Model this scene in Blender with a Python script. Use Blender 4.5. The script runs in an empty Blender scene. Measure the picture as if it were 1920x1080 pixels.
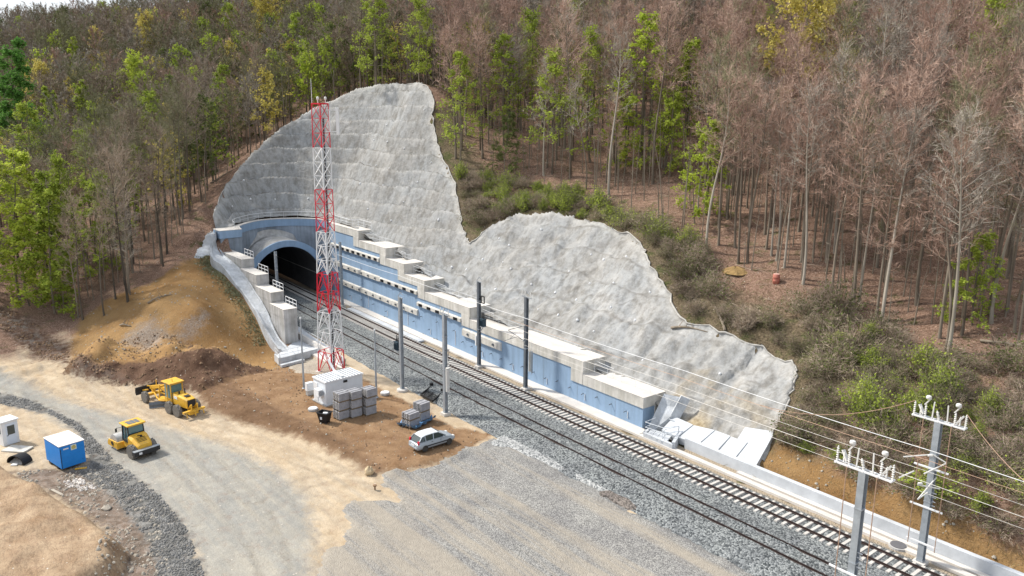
import bpy, math, random
import numpy as np
from mathutils import Vector, Matrix

# ------------------------------------------------------------------ camera, world, sun, exposure
SC = bpy.context.scene
FPX, PITCH, ROLL, PSI, CH = 1467.2, .217548, .0074634, 2.457943, 29.008
fw = np.array([math.cos(PSI)*math.cos(PITCH), math.sin(PSI)*math.cos(PITCH), -math.sin(PITCH)])
r0 = np.array([math.sin(PSI), -math.cos(PSI), 0.]); u0 = np.cross(r0, fw)
RT = r0*math.cos(ROLL)+u0*math.sin(ROLL); UP = -r0*math.sin(ROLL)+u0*math.cos(ROLL)
CAMP = np.array([0, 0, CH])
cd = bpy.data.cameras.new('camera'); cam = bpy.data.objects.new('camera', cd); SC.collection.objects.link(cam)
M4 = Matrix.Identity(4)
for i in range(3):
    M4[i][0] = RT[i]; M4[i][1] = UP[i]; M4[i][2] = -fw[i]; M4[i][3] = CAMP[i]
cam.matrix_world = M4
cd.sensor_width = 36; cd.lens = FPX/1920*36; cd.clip_start = .5; cd.clip_end = 3000
SC.camera = cam
SC.view_settings.view_transform = 'Standard'; SC.view_settings.look = 'None'
SC.view_settings.exposure = EXPO = 0.77; SC.view_settings.gamma = 1
SUN_AZ, SUN_EL = math.atan2(-.50, -.86), math.radians(47)       # direction towards the sun in the XY plane
W = bpy.data.worlds.new('World'); SC.world = W; W.use_nodes = True
nt = W.node_tree; bg = nt.nodes['Background']
sky = nt.nodes.new('ShaderNodeTexSky'); sky.sky_type = 'NISHITA'; sky.sun_disc = False
sky.sun_elevation = SUN_EL; sky.sun_rotation = math.pi/2-SUN_AZ; sky.air_density = 1.0; sky.dust_density = 3.0; sky.ozone_density = 1.0
mixw = nt.nodes.new('ShaderNodeMix'); mixw.data_type = 'RGBA'; mixw.inputs[0].default_value = .6
mixw.inputs[7].default_value = (8.2, 8.6, 9.2, 1)                # thin bright cloud veil mixed into the clear sky
nt.links.new(sky.outputs[0], mixw.inputs[6]); nt.links.new(mixw.outputs[2], bg.inputs[0])
bg.inputs[1].default_value = .088
sl = bpy.data.lights.new('sun', 'SUN'); sl.energy = 3.1; sl.angle = math.radians(5); sl.color = (1, .935, .84)
so = bpy.data.objects.new('sun', sl); SC.collection.objects.link(so)
sd_ = Vector((math.cos(SUN_AZ)*math.cos(SUN_EL), math.sin(SUN_AZ)*math.cos(SUN_EL), math.sin(SUN_EL)))
so.rotation_euler = sd_.to_track_quat('Z', 'Y').to_euler(); so.location = (-60, 30, 90)

# ------------------------------------------------------------------ helpers
rng = random.Random(7); nr = np.random.RandomState(5)
def ray(x, y): return fw*FPX+RT*(x-960)+UP*(540-y)
def G(x, y, z=0.):
    d = ray(x, y); t = (z-CH)/d[2]; return (d[0]*t, d[1]*t)
def Y0(X):
    X = np.clip(X, -135, 60); return .7824*(X/50)**2+.07007*(X/50)**3
def T(X, rel, z=0.): return (X, rel+float(Y0(X)), z)
def tang(X):
    v = Vector((2., float(Y0(X+1)-Y0(X-1)), 0)); return v.normalized()
def onwall(x, y, off):
    d = ray(x, y); t = np.linspace(20, 260, 6000)/np.linalg.norm(d); P = CAMP+np.outer(t, d)
    s = P[:, 1]-off-Y0(P[:, 0]); k = np.where(np.sign(s[1:]) != np.sign(s[:-1]))[0][0]
    w = s[k]/(s[k]-s[k+1]); return P[k]*(1-w)+P[k+1]*w
_H = nr.rand(512, 512)
def vnoise(x, y):
    xi = np.floor(x).astype(int); yi = np.floor(y).astype(int); fx = x-xi; fy = y-yi
    fx = fx*fx*(3-2*fx); fy = fy*fy*(3-2*fy)
    a = _H[xi & 511, yi & 511]; b = _H[(xi+1) & 511, yi & 511]; c = _H[xi & 511, (yi+1) & 511]; d = _H[(xi+1) & 511, (yi+1) & 511]
    return (a*(1-fx)+b*fx)*(1-fy)+(c*(1-fx)+d*fx)*fy
def fbm(x, y, o=4):
    s = 0; a = .5
    for i in range(o): s = s+a*(vnoise(x*2**i+17.3*i, y*2**i+9.1*i)-.5); a *= .5
    return s*2
def inpoly(X, Y, poly):
    X = np.asarray(X, float); Y = np.asarray(Y, float); c = np.zeros(X.shape, bool); n = len(poly)
    for i in range(n):
        x1, y1 = poly[i]; x2, y2 = poly[(i+1) % n]
        if y1 == y2: continue
        c ^= ((y1 > Y) != (y2 > Y)) & (X < (x2-x1)*(Y-y1)/(y2-y1)+x1)
    return c
def segdist(X, Y, pts, closed=True, zs=None):
    best = np.full(np.shape(X), 1e9); bz = np.zeros(np.shape(X)); n = len(pts)
    for i in range(n if closed else n-1):
        x1, y1 = pts[i][:2]; x2, y2 = pts[(i+1) % n][:2]
        dx, dy = x2-x1, y2-y1; L = dx*dx+dy*dy+1e-12
        t = np.clip(((X-x1)*dx+(Y-y1)*dy)/L, 0, 1)
        d = np.hypot(X-x1-t*dx, Y-y1-t*dy); m = d < best; best = np.where(m, d, best)
        if zs is not None: bz = np.where(m, zs[i]+(zs[(i+1) % n]-zs[i])*t, bz)
    return (best, bz) if zs is not None else best
def sdist(X, Y, poly):
    d = segdist(X, Y, poly); return np.where(inpoly(X, Y, poly), -d, d)

class MB:
    """collects shapes; build() links them as ONE mesh object"""
    def __init__(s): s.v = []; s.f = []; s.mi = []; s.cur = 0
    def mat(s, i): s.cur = i; return s
    def add(s, vs, fs):
        b = len(s.v); s.v += [tuple(map(float, v)) for v in vs]
        s.f += [tuple(b+i for i in f) for f in fs]; s.mi += [s.cur]*len(fs); return s
    def box(s, c, size, rz=0, M=None, taper=1.):
        x, y, z = [a/2 for a in size]; vs = []
        for (a, b, k) in ((-1, -1, -1), (1, -1, -1), (1, 1, -1), (-1, 1, -1), (-1, -1, 1), (1, -1, 1), (1, 1, 1), (-1, 1, 1)):
            t = taper if k > 0 else 1
            px, py = a*x*t, b*y*t
            v = Vector((px*math.cos(rz)-py*math.sin(rz), px*math.sin(rz)+py*math.cos(rz), k*z))
            vs.append(v+Vector(c))
        if M is not None: vs = [M @ v for v in vs]
        return s.add(vs, [(0, 3, 2, 1), (4, 5, 6, 7), (0, 1, 5, 4), (1, 2, 6, 5), (2, 3, 7, 6), (3, 0, 4, 7)])
    def bar(s, a, b, w, h=None, up=(0, 0, 1)):
        a = Vector(a); b = Vector(b); h = h or w; d = (b-a).normalized(); u = Vector(up)
        if abs(d.dot(u)) > .98: u = Vector((1, 0, 0))
        r = d.cross(u).normalized(); u = r.cross(d)
        vs = []
        for p in (a, b):
            for i, j in ((-1, -1), (1, -1), (1, 1), (-1, 1)): vs.append(p+r*(i*w/2)+u*(j*h/2))
        return s.add(vs, [(0, 1, 2, 3), (7, 6, 5, 4), (0, 4, 5, 1), (1, 5, 6, 2), (2, 6, 7, 3), (3, 7, 4, 0)])
    def tube(s, pts, r, n=8, cap=True):
        pts = [Vector(p) for p in pts]; rr = r if isinstance(r, (list, tuple)) else [r]*len(pts); vs = []
        ref = None
        for i, p in enumerate(pts):
            d = (pts[min(i+1, len(pts)-1)]-pts[max(i-1, 0)]).normalized()
            if ref is None: ref = Vector((0, 0, 1)) if abs(d.z) < .9 else Vector((1, 0, 0))
            a = d.cross(ref).normalized(); b = a.cross(d).normalized(); ref = b
            for k in range(n):
                t = 2*math.pi*k/n; vs.append(p+a*(math.cos(t)*rr[i])+b*(math.sin(t)*rr[i]))
        fs = [(i*n+k, i*n+(k+1) % n, (i+1)*n+(k+1) % n, (i+1)*n+k) for i in range(len(pts)-1) for k in range(n)]
        if cap: fs += [tuple(range(n))[::-1], tuple((len(pts)-1)*n+k for k in range(n))]
        return s.add(vs, fs)
    def lathe(s, c, prof, axis='z', n=16, M=None):
        vs = []
        for r, h in prof:
            for k in range(n):
                t = 2*math.pi*k/n; a, b = r*math.cos(t), r*math.sin(t)
                v = Vector((a, b, h)) if axis == 'z' else (Vector((h, a, b)) if axis == 'x' else Vector((b, h, a)))
                v = v+Vector(c); vs.append(M @ v if M is not None else v)
        m = len(prof)
        fs = [(i*n+k, i*n+(k+1) % n, (i+1)*n+(k+1) % n, (i+1)*n+k) for i in range(m-1) for k in range(n)]
        fs += [tuple(range(n))[::-1], tuple((m-1)*n+k for k in range(n))]
        return s.add(vs, fs)
    def prism(s, prof, y0, y1, M=None):
        """closed outline prof in xz extruded along y"""
        n = len(prof); vs = [Vector((x, y0, z)) for x, z in prof]+[Vector((x, y1, z)) for x, z in prof]
        if M is not None: vs = [M @ v for v in vs]
        return s.add(vs, [tuple(range(n)), tuple(range(2*n-1, n-1, -1))]+[(i, (i+1) % n+0, (i+1) % n+n, i+n)[::-1] for i in range(n)])
    def sweep(s, path, sec, closed=True):
        """section sec [(side, up)] along the path; side = horizontal right of travel"""
        P = [Vector(p) for p in path]; n = len(sec); vs = []
        for i, p in enumerate(P):
            d = P[min(i+1, len(P)-1)]-P[max(i-1, 0)]; d.z = 0; d.normalize(); r = Vector((d.y, -d.x, 0))
            for a, b in sec: vs.append(p+r*a+Vector((0, 0, b)))
        m = n if closed else n-1
        fs = [(i*n+k, i*n+(k+1) % n, (i+1)*n+(k+1) % n, (i+1)*n+k) for i in range(len(P)-1) for k in range(m)]
        if closed: fs += [tuple(range(n))[::-1], tuple((len(P)-1)*n+k for k in range(n))]
        return s.add(vs, fs)
    def build(s, name, mats, parent=None, smooth=False, bev=0):
        me = bpy.data.meshes.new(name); me.from_pydata(s.v, [], s.f)
        mats = mats if isinstance(mats, (list, tuple)) else [mats]
        for m in mats: me.materials.append(m)
        if len(mats) > 1: me.polygons.foreach_set('material_index', s.mi)
        if smooth: me.polygons.foreach_set('use_smooth', [True]*len(me.polygons))
        me.validate(); me.update()
        import bmesh
        b = bmesh.new(); b.from_mesh(me); bmesh.ops.recalc_face_normals(b, faces=b.faces); b.to_mesh(me); b.free()
        o = bpy.data.objects.new(name, me); SC.collection.objects.link(o)
        if parent: o.parent = parent
        if bev:
            bm_ = o.modifiers.new('bevel', 'BEVEL'); bm_.width = bev; bm_.segments = 2; bm_.limit_method = 'ANGLE'
        return o
def npmesh(name, V, F, mats, parent=None, smooth=False, attrs=None, mi=None):
    """V (n,3), F (m,k) arrays -> object"""
    me = bpy.data.meshes.new(name); V = np.asarray(V, np.float32); F = np.asarray(F, np.int32); k = F.shape[1]
    me.vertices.add(len(V)); me.vertices.foreach_set('co', V.ravel())
    me.loops.add(F.size); me.loops.foreach_set('vertex_index', F.ravel())
    me.polygons.add(len(F)); me.polygons.foreach_set('loop_start', np.arange(0, F.size, k, dtype=np.int32))
    me.polygons.foreach_set('loop_total', np.full(len(F), k, np.int32))
    if smooth: me.polygons.foreach_set('use_smooth', np.ones(len(F), bool))
    for m in (mats if isinstance(mats, (list, tuple)) else [mats]): me.materials.append(m)
    if mi is not None: me.polygons.foreach_set('material_index', np.asarray(mi, np.int32))
    me.update(calc_edges=True)
    for nme, arr in (attrs or {}).items():
        a = me.attributes.new(nme, 'FLOAT', 'POINT'); a.data.foreach_set('value', np.asarray(arr, np.float32).ravel())
    o = bpy.data.objects.new(name, me); SC.collection.objects.link(o)
    if parent: o.parent = parent
    return o
def tag(o, label=None, cat=None, group=None, kind=None):
    if label: o['label'] = label
    if cat: o['category'] = cat
    if group: o['group'] = group
    if kind: o['kind'] = kind
    return o
def thing(name, label, cat, loc=(0, 0, 0), rz=0, group=None):
    o = bpy.data.objects.new(name, None); SC.collection.objects.link(o); o.empty_display_size = .3
    o.location = loc; o.rotation_euler = (0, 0, rz); return tag(o, label, cat, group)
def copy_tree(o, parent=None):
    c = o.copy(); SC.collection.objects.link(c)
    if parent: c.parent = parent
    for ch in [k for k in bpy.data.objects if k.parent == o]: copy_tree(ch, c)
    return c

# ------------------------------------------------------------------ materials
def mat(name, col, rough=.8, var=0., vscale=1., col2=None, bump=0., bscale=8., metal=0., spec=.3, streak=0., obj=True, thr=None):
    m = bpy.data.materials.new(name); m.use_nodes = True; n = m.node_tree.nodes; l = m.node_tree.links
    p = n['Principled BSDF']; p.inputs['Base Color'].default_value = (*col, 1); p.inputs['Roughness'].default_value = rough
    p.inputs['Metallic'].default_value = metal; p.inputs['Specular IOR Level'].default_value = spec
    geo = n.new('ShaderNodeNewGeometry')
    if var or col2:
        nz = n.new('ShaderNodeTexNoise'); nz.inputs['Scale'].default_value = vscale; nz.inputs['Detail'].default_value = 8; nz.inputs['Roughness'].default_value = .65
        l.new(geo.outputs['Position'], nz.inputs['Vector'])
        cr = n.new('ShaderNodeValToRGB'); lo, hi = thr or (.32, .68); cr.color_ramp.elements[0].position = lo; cr.color_ramp.elements[1].position = hi
        c2 = col2 or tuple(max(0, c*(1-var)) for c in col); c1 = col if col2 else tuple(min(1, c*(1+var*.6)) for c in col)
        cr.color_ramp.elements[0].color = (*c2, 1); cr.color_ramp.elements[1].color = (*c1, 1)
        l.new(nz.outputs[0], cr.inputs[0]); out = cr.outputs[0]
        if streak:                                                    # rain streaks running down
            mp = n.new('ShaderNodeMapping'); mp.inputs['Scale'].default_value = (1.6, 1.6, .12); l.new(geo.outputs['Position'], mp.inputs[0])
            n2 = n.new('ShaderNodeTexNoise'); n2.inputs['Scale'].default_value = 1.4; n2.inputs['Detail'].default_value = 5; l.new(mp.outputs[0], n2.inputs['Vector'])
            r2 = n.new('ShaderNodeValToRGB'); r2.color_ramp.elements[0].position = .38; r2.color_ramp.elements[1].position = .6
            r2.color_ramp.elements[0].color = (1-streak, 1-streak, 1-streak*1.15, 1); r2.color_ramp.elements[1].color = (1, 1, 1, 1)
            mx = n.new('ShaderNodeMix'); mx.data_type = 'RGBA'; mx.blend_type = 'MULTIPLY'; mx.inputs[0].default_value = 1
            l.new(n2.outputs[0], r2.inputs[0]); l.new(out, mx.inputs[6]); l.new(r2.outputs[0], mx.inputs[7]); out = mx.outputs[2]
        l.new(out, p.inputs['Base Color'])
    if bump:
        nb = n.new('ShaderNodeTexNoise'); nb.inputs['Scale'].default_value = bscale; nb.inputs['Detail'].default_value = 6
        l.new(geo.outputs['Position'], nb.inputs['Vector'])
        b = n.new('ShaderNodeBump'); b.inputs['Strength'].default_value = 1; b.inputs['Distance'].default_value = bump
        l.new(nb.outputs[0], b.inputs['Height']); l.new(b.outputs[0], p.inputs['Normal'])
    return m
MT = {}
MT['conc'] = mat('concrete', (.60, .585, .55), .9, .24, .5, bump=.02, streak=.17)
MT['conc_top'] = mat('pale_concrete', (.60, .575, .54), .9, .14, .6, bump=.01)
MT['conc_grey'] = mat('grey_concrete', (.46, .455, .45), .9, .3, .6, bump=.02, streak=.22)
MT['blue'] = mat('pale_blue_wall', (.26, .375, .53), .85, .1, .3, bump=.012, streak=.09)
MT['bluegrey'] = mat('blue_grey_concrete', (.30, .35, .42), .85, .3, .35, bump=.03, streak=.2)
MT['chan'] = mat('channel_concrete', (.50, .53, .565), .85, .3, .7, bump=.05, streak=.1)
MT['slab'] = mat('slab_concrete', (.50, .53, .565), .9, .2, .5, bump=.01)
MT['dark'] = mat('shade_painted_lining', (.10, .10, .105), .9, .3, .5)  # tunnel shade painted into the lining colour
MT['steel'] = mat('galvanised_steel', (.36, .40, .44), .5, .2, 2., metal=.4, spec=.4)
MT['steel_d'] = mat('dark_steel', (.15, .17, .195), .5, .2, 2., metal=.3)
MT['white'] = mat('white_paint', (.70, .72, .74), .5, .08, 2.)
MT['red'] = mat('red_paint', (.62, .02, .045), .5, .15, 2.)
MT['rail'] = mat('rail_steel', (.045, .03, .028), .6, .4, 3., metal=.3)
MT['sleeper'] = mat('sleeper_concrete', (.52, .50, .47), .9, .15, 2.)
MT['black'] = mat('black_plastic', (.012, .012, .014), .5)
MT['wire'] = mat('wire_metal', (.50, .49, .47), .5, metal=.3)
MT['copper'] = mat('copper_wire', (.42, .28, .20), .5, metal=.2)
MT['porc'] = mat('white_porcelain', (.62, .62, .60), .4)
MT['railing'] = mat('railing_paint', (.62, .66, .70), .5)
# ------------------------------------------------------------------ terrain heights
def rel(X, r): return float(Y0(X))+r
BACK = [(0, rel(0, 55.3), .3), (-20, rel(-20, 55.2), .3), (-34, rel(-34, 55.0), .3), (-43.5, rel(-43.5, 55.6), .5), (-46.3, rel(-46.3, 56.6), 1.9),
        (-52, rel(-52, 56.9), 2.5), (-56.5, rel(-57, 56.9), 3.6), (-66, rel(-66, 56.9), 3.9), (-75, rel(-75, 56.9), 4.6), (-78, rel(-78, 56.9), 5.2),
        (-86, rel(-86, 56.9), 6.0), (-93, rel(-93, 56.9), 8.0), (-98.5, rel(-98, 56.9), 9.4), (-107, 59.6, 11.0), (-112, 58.7, 11.3), (-118, 58.3, 11.4),
        (-123.6, 58.4, 11.5), (-127.2, 56, 11.6), (-128.6, 52, 11.6), (-128.3, 49, 11.6), (-126.3, 45.6, 11.5), (-123.4, 42.8, 11.5), (-121.6, 40, 11.3), (-120.4, 38.4, 10.6)]
BACKZ = [b[2] for b in BACK]
FRONT = [(80, -120), (80, 56)]+[(b[0], b[1]) for b in BACK]+[(-120, -120)]
def hcut(X, Y):
    d, z = segdist(X, Y, BACK, False, BACKZ)
    k = np.clip((-X-95)/25, 0, 1)*.32+.88
    k = k-.25*np.clip((X+48)/10, 0, 1)
    zz = z+k*np.where(inpoly(X, Y, FRONT), 0, d)
    bul = fbm(X*.07+3, Y*.07, 3)*2.2*np.clip(d/8, 0, 1)
    return zz+bul
OUTL = [(362, 482), (385, 452), (388, 430), (400, 395), (430, 340), (470, 290), (520, 245), (585, 205), (640, 180), (690, 163), (760, 158), (798, 163), (812, 190), (812, 240), (825, 290), (850, 340), (862, 400),
        (872, 445), (885, 455), (920, 425), (960, 405), (1020, 400), (1080, 408), (1150, 430), (1200, 460), (1218, 500), (1250, 550), (1275, 600), (1340, 625), (1420, 655), (1487, 685), (1490, 712), (1465, 780), (1450, 808), (1412, 886)]
def march(x, y, fn, t0=45, t1=420, n=4000):
    d = ray(x, y); t = np.linspace(t0, t1, n)/np.hypot(d[0], d[1])
    P = CAMP+np.outer(t, d); h = fn(P[:, 0], P[:, 1]); s = P[:, 2]-h
    k = np.where((s[1:] < 0) & (s[:-1] >= 0))[0]
    if not len(k): return None
    k = k[0]; w = s[k]/(s[k]-s[k+1]); return P[k]*(1-w)+P[k+1]*w
OUTP = []
for q in OUTL[2:-1]: OUTP.append(march(q[0], q[1], lambda X, Y: np.where(inpoly(X, Y, FRONT), -5., hcut(X, Y))))
OUTP = [np.array([*G(362, 482, 7.6), 7.6]), np.array([*G(385, 452, 9.6), 9.6])]+OUTP+[None]
OUTP[-1] = np.array([-34., rel(-34, 54.9), .3])
def dense(P, n, amp):
    out = []
    for i in range(len(P)-1):
        p0, p1, p2, p3 = P[max(i-1, 0)], P[i], P[i+1], P[min(i+2, len(P)-1)]
        for k in range(n):
            t = k/n; q = .5*((2*p1)+(p2-p0)*t+(2*p0-5*p1+4*p2-p3)*t*t+(3*p1-p0-3*p2+p3)*t**3); q = np.array(q)
            if k: q[:2] += nr.uniform(-amp, amp, 2)
            out.append(q)
    return out+[P[-1]]
OUTD = dense([np.array(p) for p in OUTP], 7, .22)
CUTPOLY = [(p[0], p[1]) for p in OUTD]+[(-43, rel(-43, 54.9)), (-46, rel(-46, 54.5)), (-60, rel(-60, 54.5)), (-80, rel(-80, 54.5)), (-107, rel(-107, 53.8)), (-117, 57.3), (-123, 57.3), (-126, 55), (-127.2, 52), (-127, 49), (-124.8, 46.2), (-122.2, 44), (-119, 41.5), (-118.6, 38.4), (-119.5, 37)]
def at_d(x, y, dist):
    d = ray(x, y); t = dist/np.hypot(d[0], d[1]); return CAMP+d*t
CP = [tuple(p) for p in OUTP[2:]]
# hill: ground points beyond the cutting (pixel, distance) and in world metres
for q in [(600, 195, 190), (600, 40, 255), (800, 130, 185), (800, 10, 235), (900, 330, 122), (960, 250, 150), (960, 100, 190), (960, 0, 225),
          (1150, 350, 110), (1150, 200, 140), (1150, 60, 180), (1340, 475, 92), (1400, 330, 112), (1400, 200, 140), (1400, 60, 180), (1500, 535, 84), (1652, 605, 80),
          (1650, 400, 98), (1650, 250, 122), (1650, 80, 165), (1900, 610, 80), (1900, 450, 98), (1900, 300, 120), (1900, 100, 160), (1750, 850, 61), (1900, 900, 62), (1600, 780, 68), (1900, 750, 70),
          (2150, 600, 85), (2150, 300, 115), (2150, 900, 60), (2150, 80, 165),
          (0, 560, 131), (80, 600, 121), (150, 625, 114), (0, 430, 175), (0, 300, 225), (0, 150, 285), (0, 118, 330), (240, 565, 116), (305, 502, 124), (200, 400, 160), (200, 250, 205), (200, 130, 262), (200, 88, 320),
          (400, 330, 165), (400, 190, 215), (400, 80, 280), (-250, 600, 125), (-250, 300, 220), (-250, 175, 300), (600, 10, 310), (250, 640, 104), (400, 640, 101), (500, 665, 96), (400, 560, 106), (470, 600, 101)]:
    CP.append(tuple(at_d(*q)))
CP += [(-120.5, 37.2, 9.3), (-116.5, 36.6, 8.2), (-110, 36.4, 7.0), (-104.5, 36.3, 5.0), (-100.5, 36.2, 3.3), (-95.5, 35.8, .2), (-92, 33.5, -.6), (-92, 27, -1.2), (-95, 18, -1.2), (-101, 8, -1.5), (-80, 30, -3),
       (-80, 10, -4), (-60, 20, -5), (-100, -5, -3), (-110, -40, -4), (-60, -30, -6), (-150, -60, 10), (-34, rel(-34, 54.6), 0.1), (-20, rel(-20, 54.8), .2), (0, rel(0, 54.8), .3), (20, 56, .3), (20, 75, 12), (-10, 66, 7), (0, 45, -3), (-30, 45, -3), (-60, 45, -3)]
CP += [(-29, 55.6, .3), (-24, 55.6, .3), (-16, 55.5, .3), (-8, 55.4, .3), (-26, 58, 2.6), (-10, 58.5, 2.6), (-20, 60, 4.2)]
CPa = np.array(CP)
def tps_fit(C, lam=.8):
    n = len(C); S = 50.; x = C[:, 0]/S; y = C[:, 1]/S
    r2 = (x[:, None]-x)**2+(y[:, None]-y)**2; K = np.where(r2 > 0, r2*np.log(r2+1e-12), 0)*.5+np.eye(n)*lam*1e-3
    P = np.c_[np.ones(n), x, y]; A = np.block([[K, P], [P.T, np.zeros((3, 3))]])
    s = np.linalg.solve(A, np.r_[C[:, 2], 0, 0, 0]); return x, y, s, S
TX, TY, TS, TSC = tps_fit(CPa)
def hhill(X, Y):
    sh = np.shape(X); x = np.ravel(X)/TSC; y = np.ravel(Y)/TSC; out = np.empty(x.size)
    for a in range(0, x.size, 20000):
        xa, ya = x[a:a+20000], y[a:a+20000]
        r2 = (xa[:, None]-TX)**2+(ya[:, None]-TY)**2
        out[a:a+20000] = (.5*r2*np.log(r2+1e-12)) @ TS[:-3]+TS[-3]+TS[-2]*xa+TS[-1]*ya
    out = out.reshape(sh)
    return out
# flat works area ------------------------------------------------
def gp(pts, z=-.6): return [G(x, y, z) for x, y in pts]
YARD = gp([(505, 690), (520, 668), (640, 690), (700, 720), (850, 800), (925, 812), (870, 850), (800, 870), (735, 885), (690, 868), (600, 830), (520, 790), (470, 775), (400, 762), (370, 730), (420, 700)])
MOUND = gp([(-60, 850), (0, 866), (70, 905), (150, 950), (205, 990), (238, 1015), (232, 1060), (190, 1090), (150, 1140), (-80, 1140)], 0)
HEAP = gp([(118, 704), (150, 668), (240, 655), (330, 660), (420, 668), (500, 678), (508, 690), (430, 712), (380, 728), (300, 718), (200, 712), (140, 706)], -.3)
BALL_IN, BALL_OUT = 41.3, 52.4
def hflat(X, Y):
    X = np.asarray(X, float); Y = np.asarray(Y, float)
    z = np.full(X.shape, -1.0)+fbm(X*.12, Y*.12, 3)*.18
    d = sdist(X, Y, YARD); z = z+np.clip(.5-d/1.6, 0, 1)*.62+fbm(X*.9, Y*.9, 3)*.10*np.clip(1-abs(d)/2.5, 0, 1)
    r = Y-Y0(X)
    t = np.clip((r-36)/4, 0, 1)*np.clip((r-30)/3, 0, 1); z = z*(1-t)+(-.62)*t
    d = sdist(X, Y, MOUND); z = z+np.clip(-d/1.1, 0, 1)**.7*(1.7+.5*fbm(X*.5, Y*.5, 3))+np.clip(-d, 0, 1)*.35*abs(fbm(X*.25+Y*.5, Y*.9-X*.35, 3))
    d = sdist(X, Y, HEAP); z = z+np.clip(-d/3.2, 0, 1)**.7*(2.3+2.4*fbm(X*.28, Y*.28, 4))
    z = z+np.clip((-X-92)/10, 0, 1)*np.clip((24-Y)/8, 0, 1)*(.9+1.9*fbm(X*.2, Y*.2, 4))   # churned soil beside the valley
    return z
RIMIN = [(-107, rel(-107, 54.1)), (-117.2, 57.9), (-123.3, 57.9), (-126.5, 55.5), (-127.9, 52), (-127.6, 49), (-125.3, 45.9), (-122.8, 43.6), (-119.6, 41.2)]
FLOORP = [(10, 40.), (10, rel(10, 55.))]+[(x, rel(x, 55.0 if x > -45 else 55.3)) for x in (-10, -30, -43, -46)]+[(x, rel(x, 55.3)) for x in (-60, -80, -100)]+RIMIN+[(-104, 40.4), (-90, 39.8), (-60, 41), (-30, 40)]
CI = [(-89.6, 38.2, -.55), (-93.4, 38.6, -.45), (-96.5, 38.75, .4), (-100.4, 39.0, 3.0), (-104.4, 39.15, 4.7), (-110.1, 39.45, 6.8), (-116.8, 39.5, 8.0), (-119.8, 39.6, 9.3), (-120.6, 39.7, 11.4)]
COu = [G(521.7, 659.4, -.3)+(-.3,), G(503, 632, .9)+(.9,), G(480, 590, 2.7)+(2.7,), G(455, 553, 4.3)+(4.3,), G(441, 536, 5.3)+(5.3,), G(418, 505, 7.2)+(7.2,), G(397, 488, 8.1)+(8.1,), G(394, 470, 9.0)+(9.0,), G(400, 452, 10.2)+(10.2,), G(405, 434, 11.5)+(11.5,)]
CMID = [tuple((np.array(a)+np.array(c))/2) for a, c in zip([CI[0]]+CI, [COu[0]]+COu[1:])]
CMID = [((a[0]+c[0])/2, (a[1]+c[1])/2, (a[2]+c[2])/2) for a, c in ((CI[0], COu[0]), (CI[1], COu[1]), (CI[2], COu[1]), (CI[3], COu[2]), (CI[4], COu[3]), (CI[5], COu[5]), (CI[6], COu[6]), (CI[7], COu[8]), (CI[8], COu[9]))]
CMZ = [c[2] for c in CMID]
def hbase(X, Y):
    """terrain height: flat works area, natural hill, excavated slopes"""
    X = np.asarray(X, float); Y = np.asarray(Y, float)
    hf = hflat(X, Y); hh = hhill(X, Y)
    d = np.hypot(X, Y)
    hh = hh+fbm(X*.05, Y*.05, 4)*np.clip((hh+.5)/6, 0, 1)*1.6+fbm(X*.33, Y*.33, 3)*.5*np.clip((hh+.5)/3, 0, 1)
    th = np.arctan2(Y, X)-PSI; th = np.clip(th, -1.2, 1.2); uu = 960-FPX*np.tan(th)*1.02         # crest line of the left hill falls towards the valley
    lim = 29+d*(216-np.clip(134-.28*uu, -200, 160))/1467*1.04; hh = np.where((d > 205) & (uu < 760), np.minimum(hh, lim), hh)
    z = np.maximum(hf, hh)
    z = np.where((hh-hf > -.6) & (hh-hf < .6), z+.15*(1-abs(hh-hf)/.6), z)
    ins = sdist(X, Y, CUTPOLY); hc = hcut(X, Y)
    z = np.where(ins < 0, hc, np.where(ins < 4, hc+(z-hc)*np.clip(ins/4, 0, 1)**.8 if True else z, z)) if False else np.where(ins < 0, hc, z)
    cdist, cz = segdist(X, Y, CMID, False, CMZ)
    t = np.clip((cdist-2.4)/np.where(ins < 0, 2.4, 7.), 0, 1); t = t*t*(3-2*t); z = (cz-.6)*(1-t)+z*t
    fl = inpoly(X, Y, FLOORP)
    return np.where(fl, -.62, z)
# ------------------------------------------------------------------ ground sheet
def hp(pts): return [tuple(march(x, y, hbase, 40, 330, 1500)[:2]) for x, y in pts]
def lines(a, b, step, lo, hi):
    mid = list(np.arange(a, b+1e-6, step)); L = []; s = step; v = a
    while v > lo: s *= 1.09; v -= s; L.append(v)
    Rr = []; s = step; v = mid[-1]
    while v < hi: s *= 1.09; v += s; Rr.append(v)
    return np.array(L[::-1]+mid+Rr)
gx = lines(-142, -8, .33, -1400, 900); gy = lines(-2, 84, .33, -900, 1300)
GX, GY = np.meshgrid(gx, gy, indexing='ij')
GZ = hbase(GX, GY)
DD = np.hypot(GX, GY); AZ = np.degrees(np.arctan2(GY, GX))
GZ = np.where(DD > 330, np.minimum(GZ, np.maximum(-2, 50-.02*(DD-330))), np.clip(GZ, -9, 72))
cutsd = sdist(GX, GY, CUTPOLY)
GZ = np.where((cutsd < 0) & ~inpoly(GX, GY, FLOORP), GZ-np.clip(-cutsd-.3, 0, 2), GZ)   # rock face under the sprayed concrete
nx, ny = GX.shape; idx = np.arange(nx*ny).reshape(nx, ny)
F = np.stack([idx[:-1, :-1], idx[1:, :-1], idx[1:, 1:], idx[:-1, 1:]], -1).reshape(-1, 4)
zf = GZ.ravel()[F]; cx = GX.ravel()[F].mean(1); cy = GY.ravel()[F].mean(1)
near = segdist(cx, cy, FLOORP, True) < 1.2
keep = ~((zf.max(1)-zf.min(1) > 1.6) & near & (cy > 40) & (cx < -42))
F = F[keep]
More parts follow.
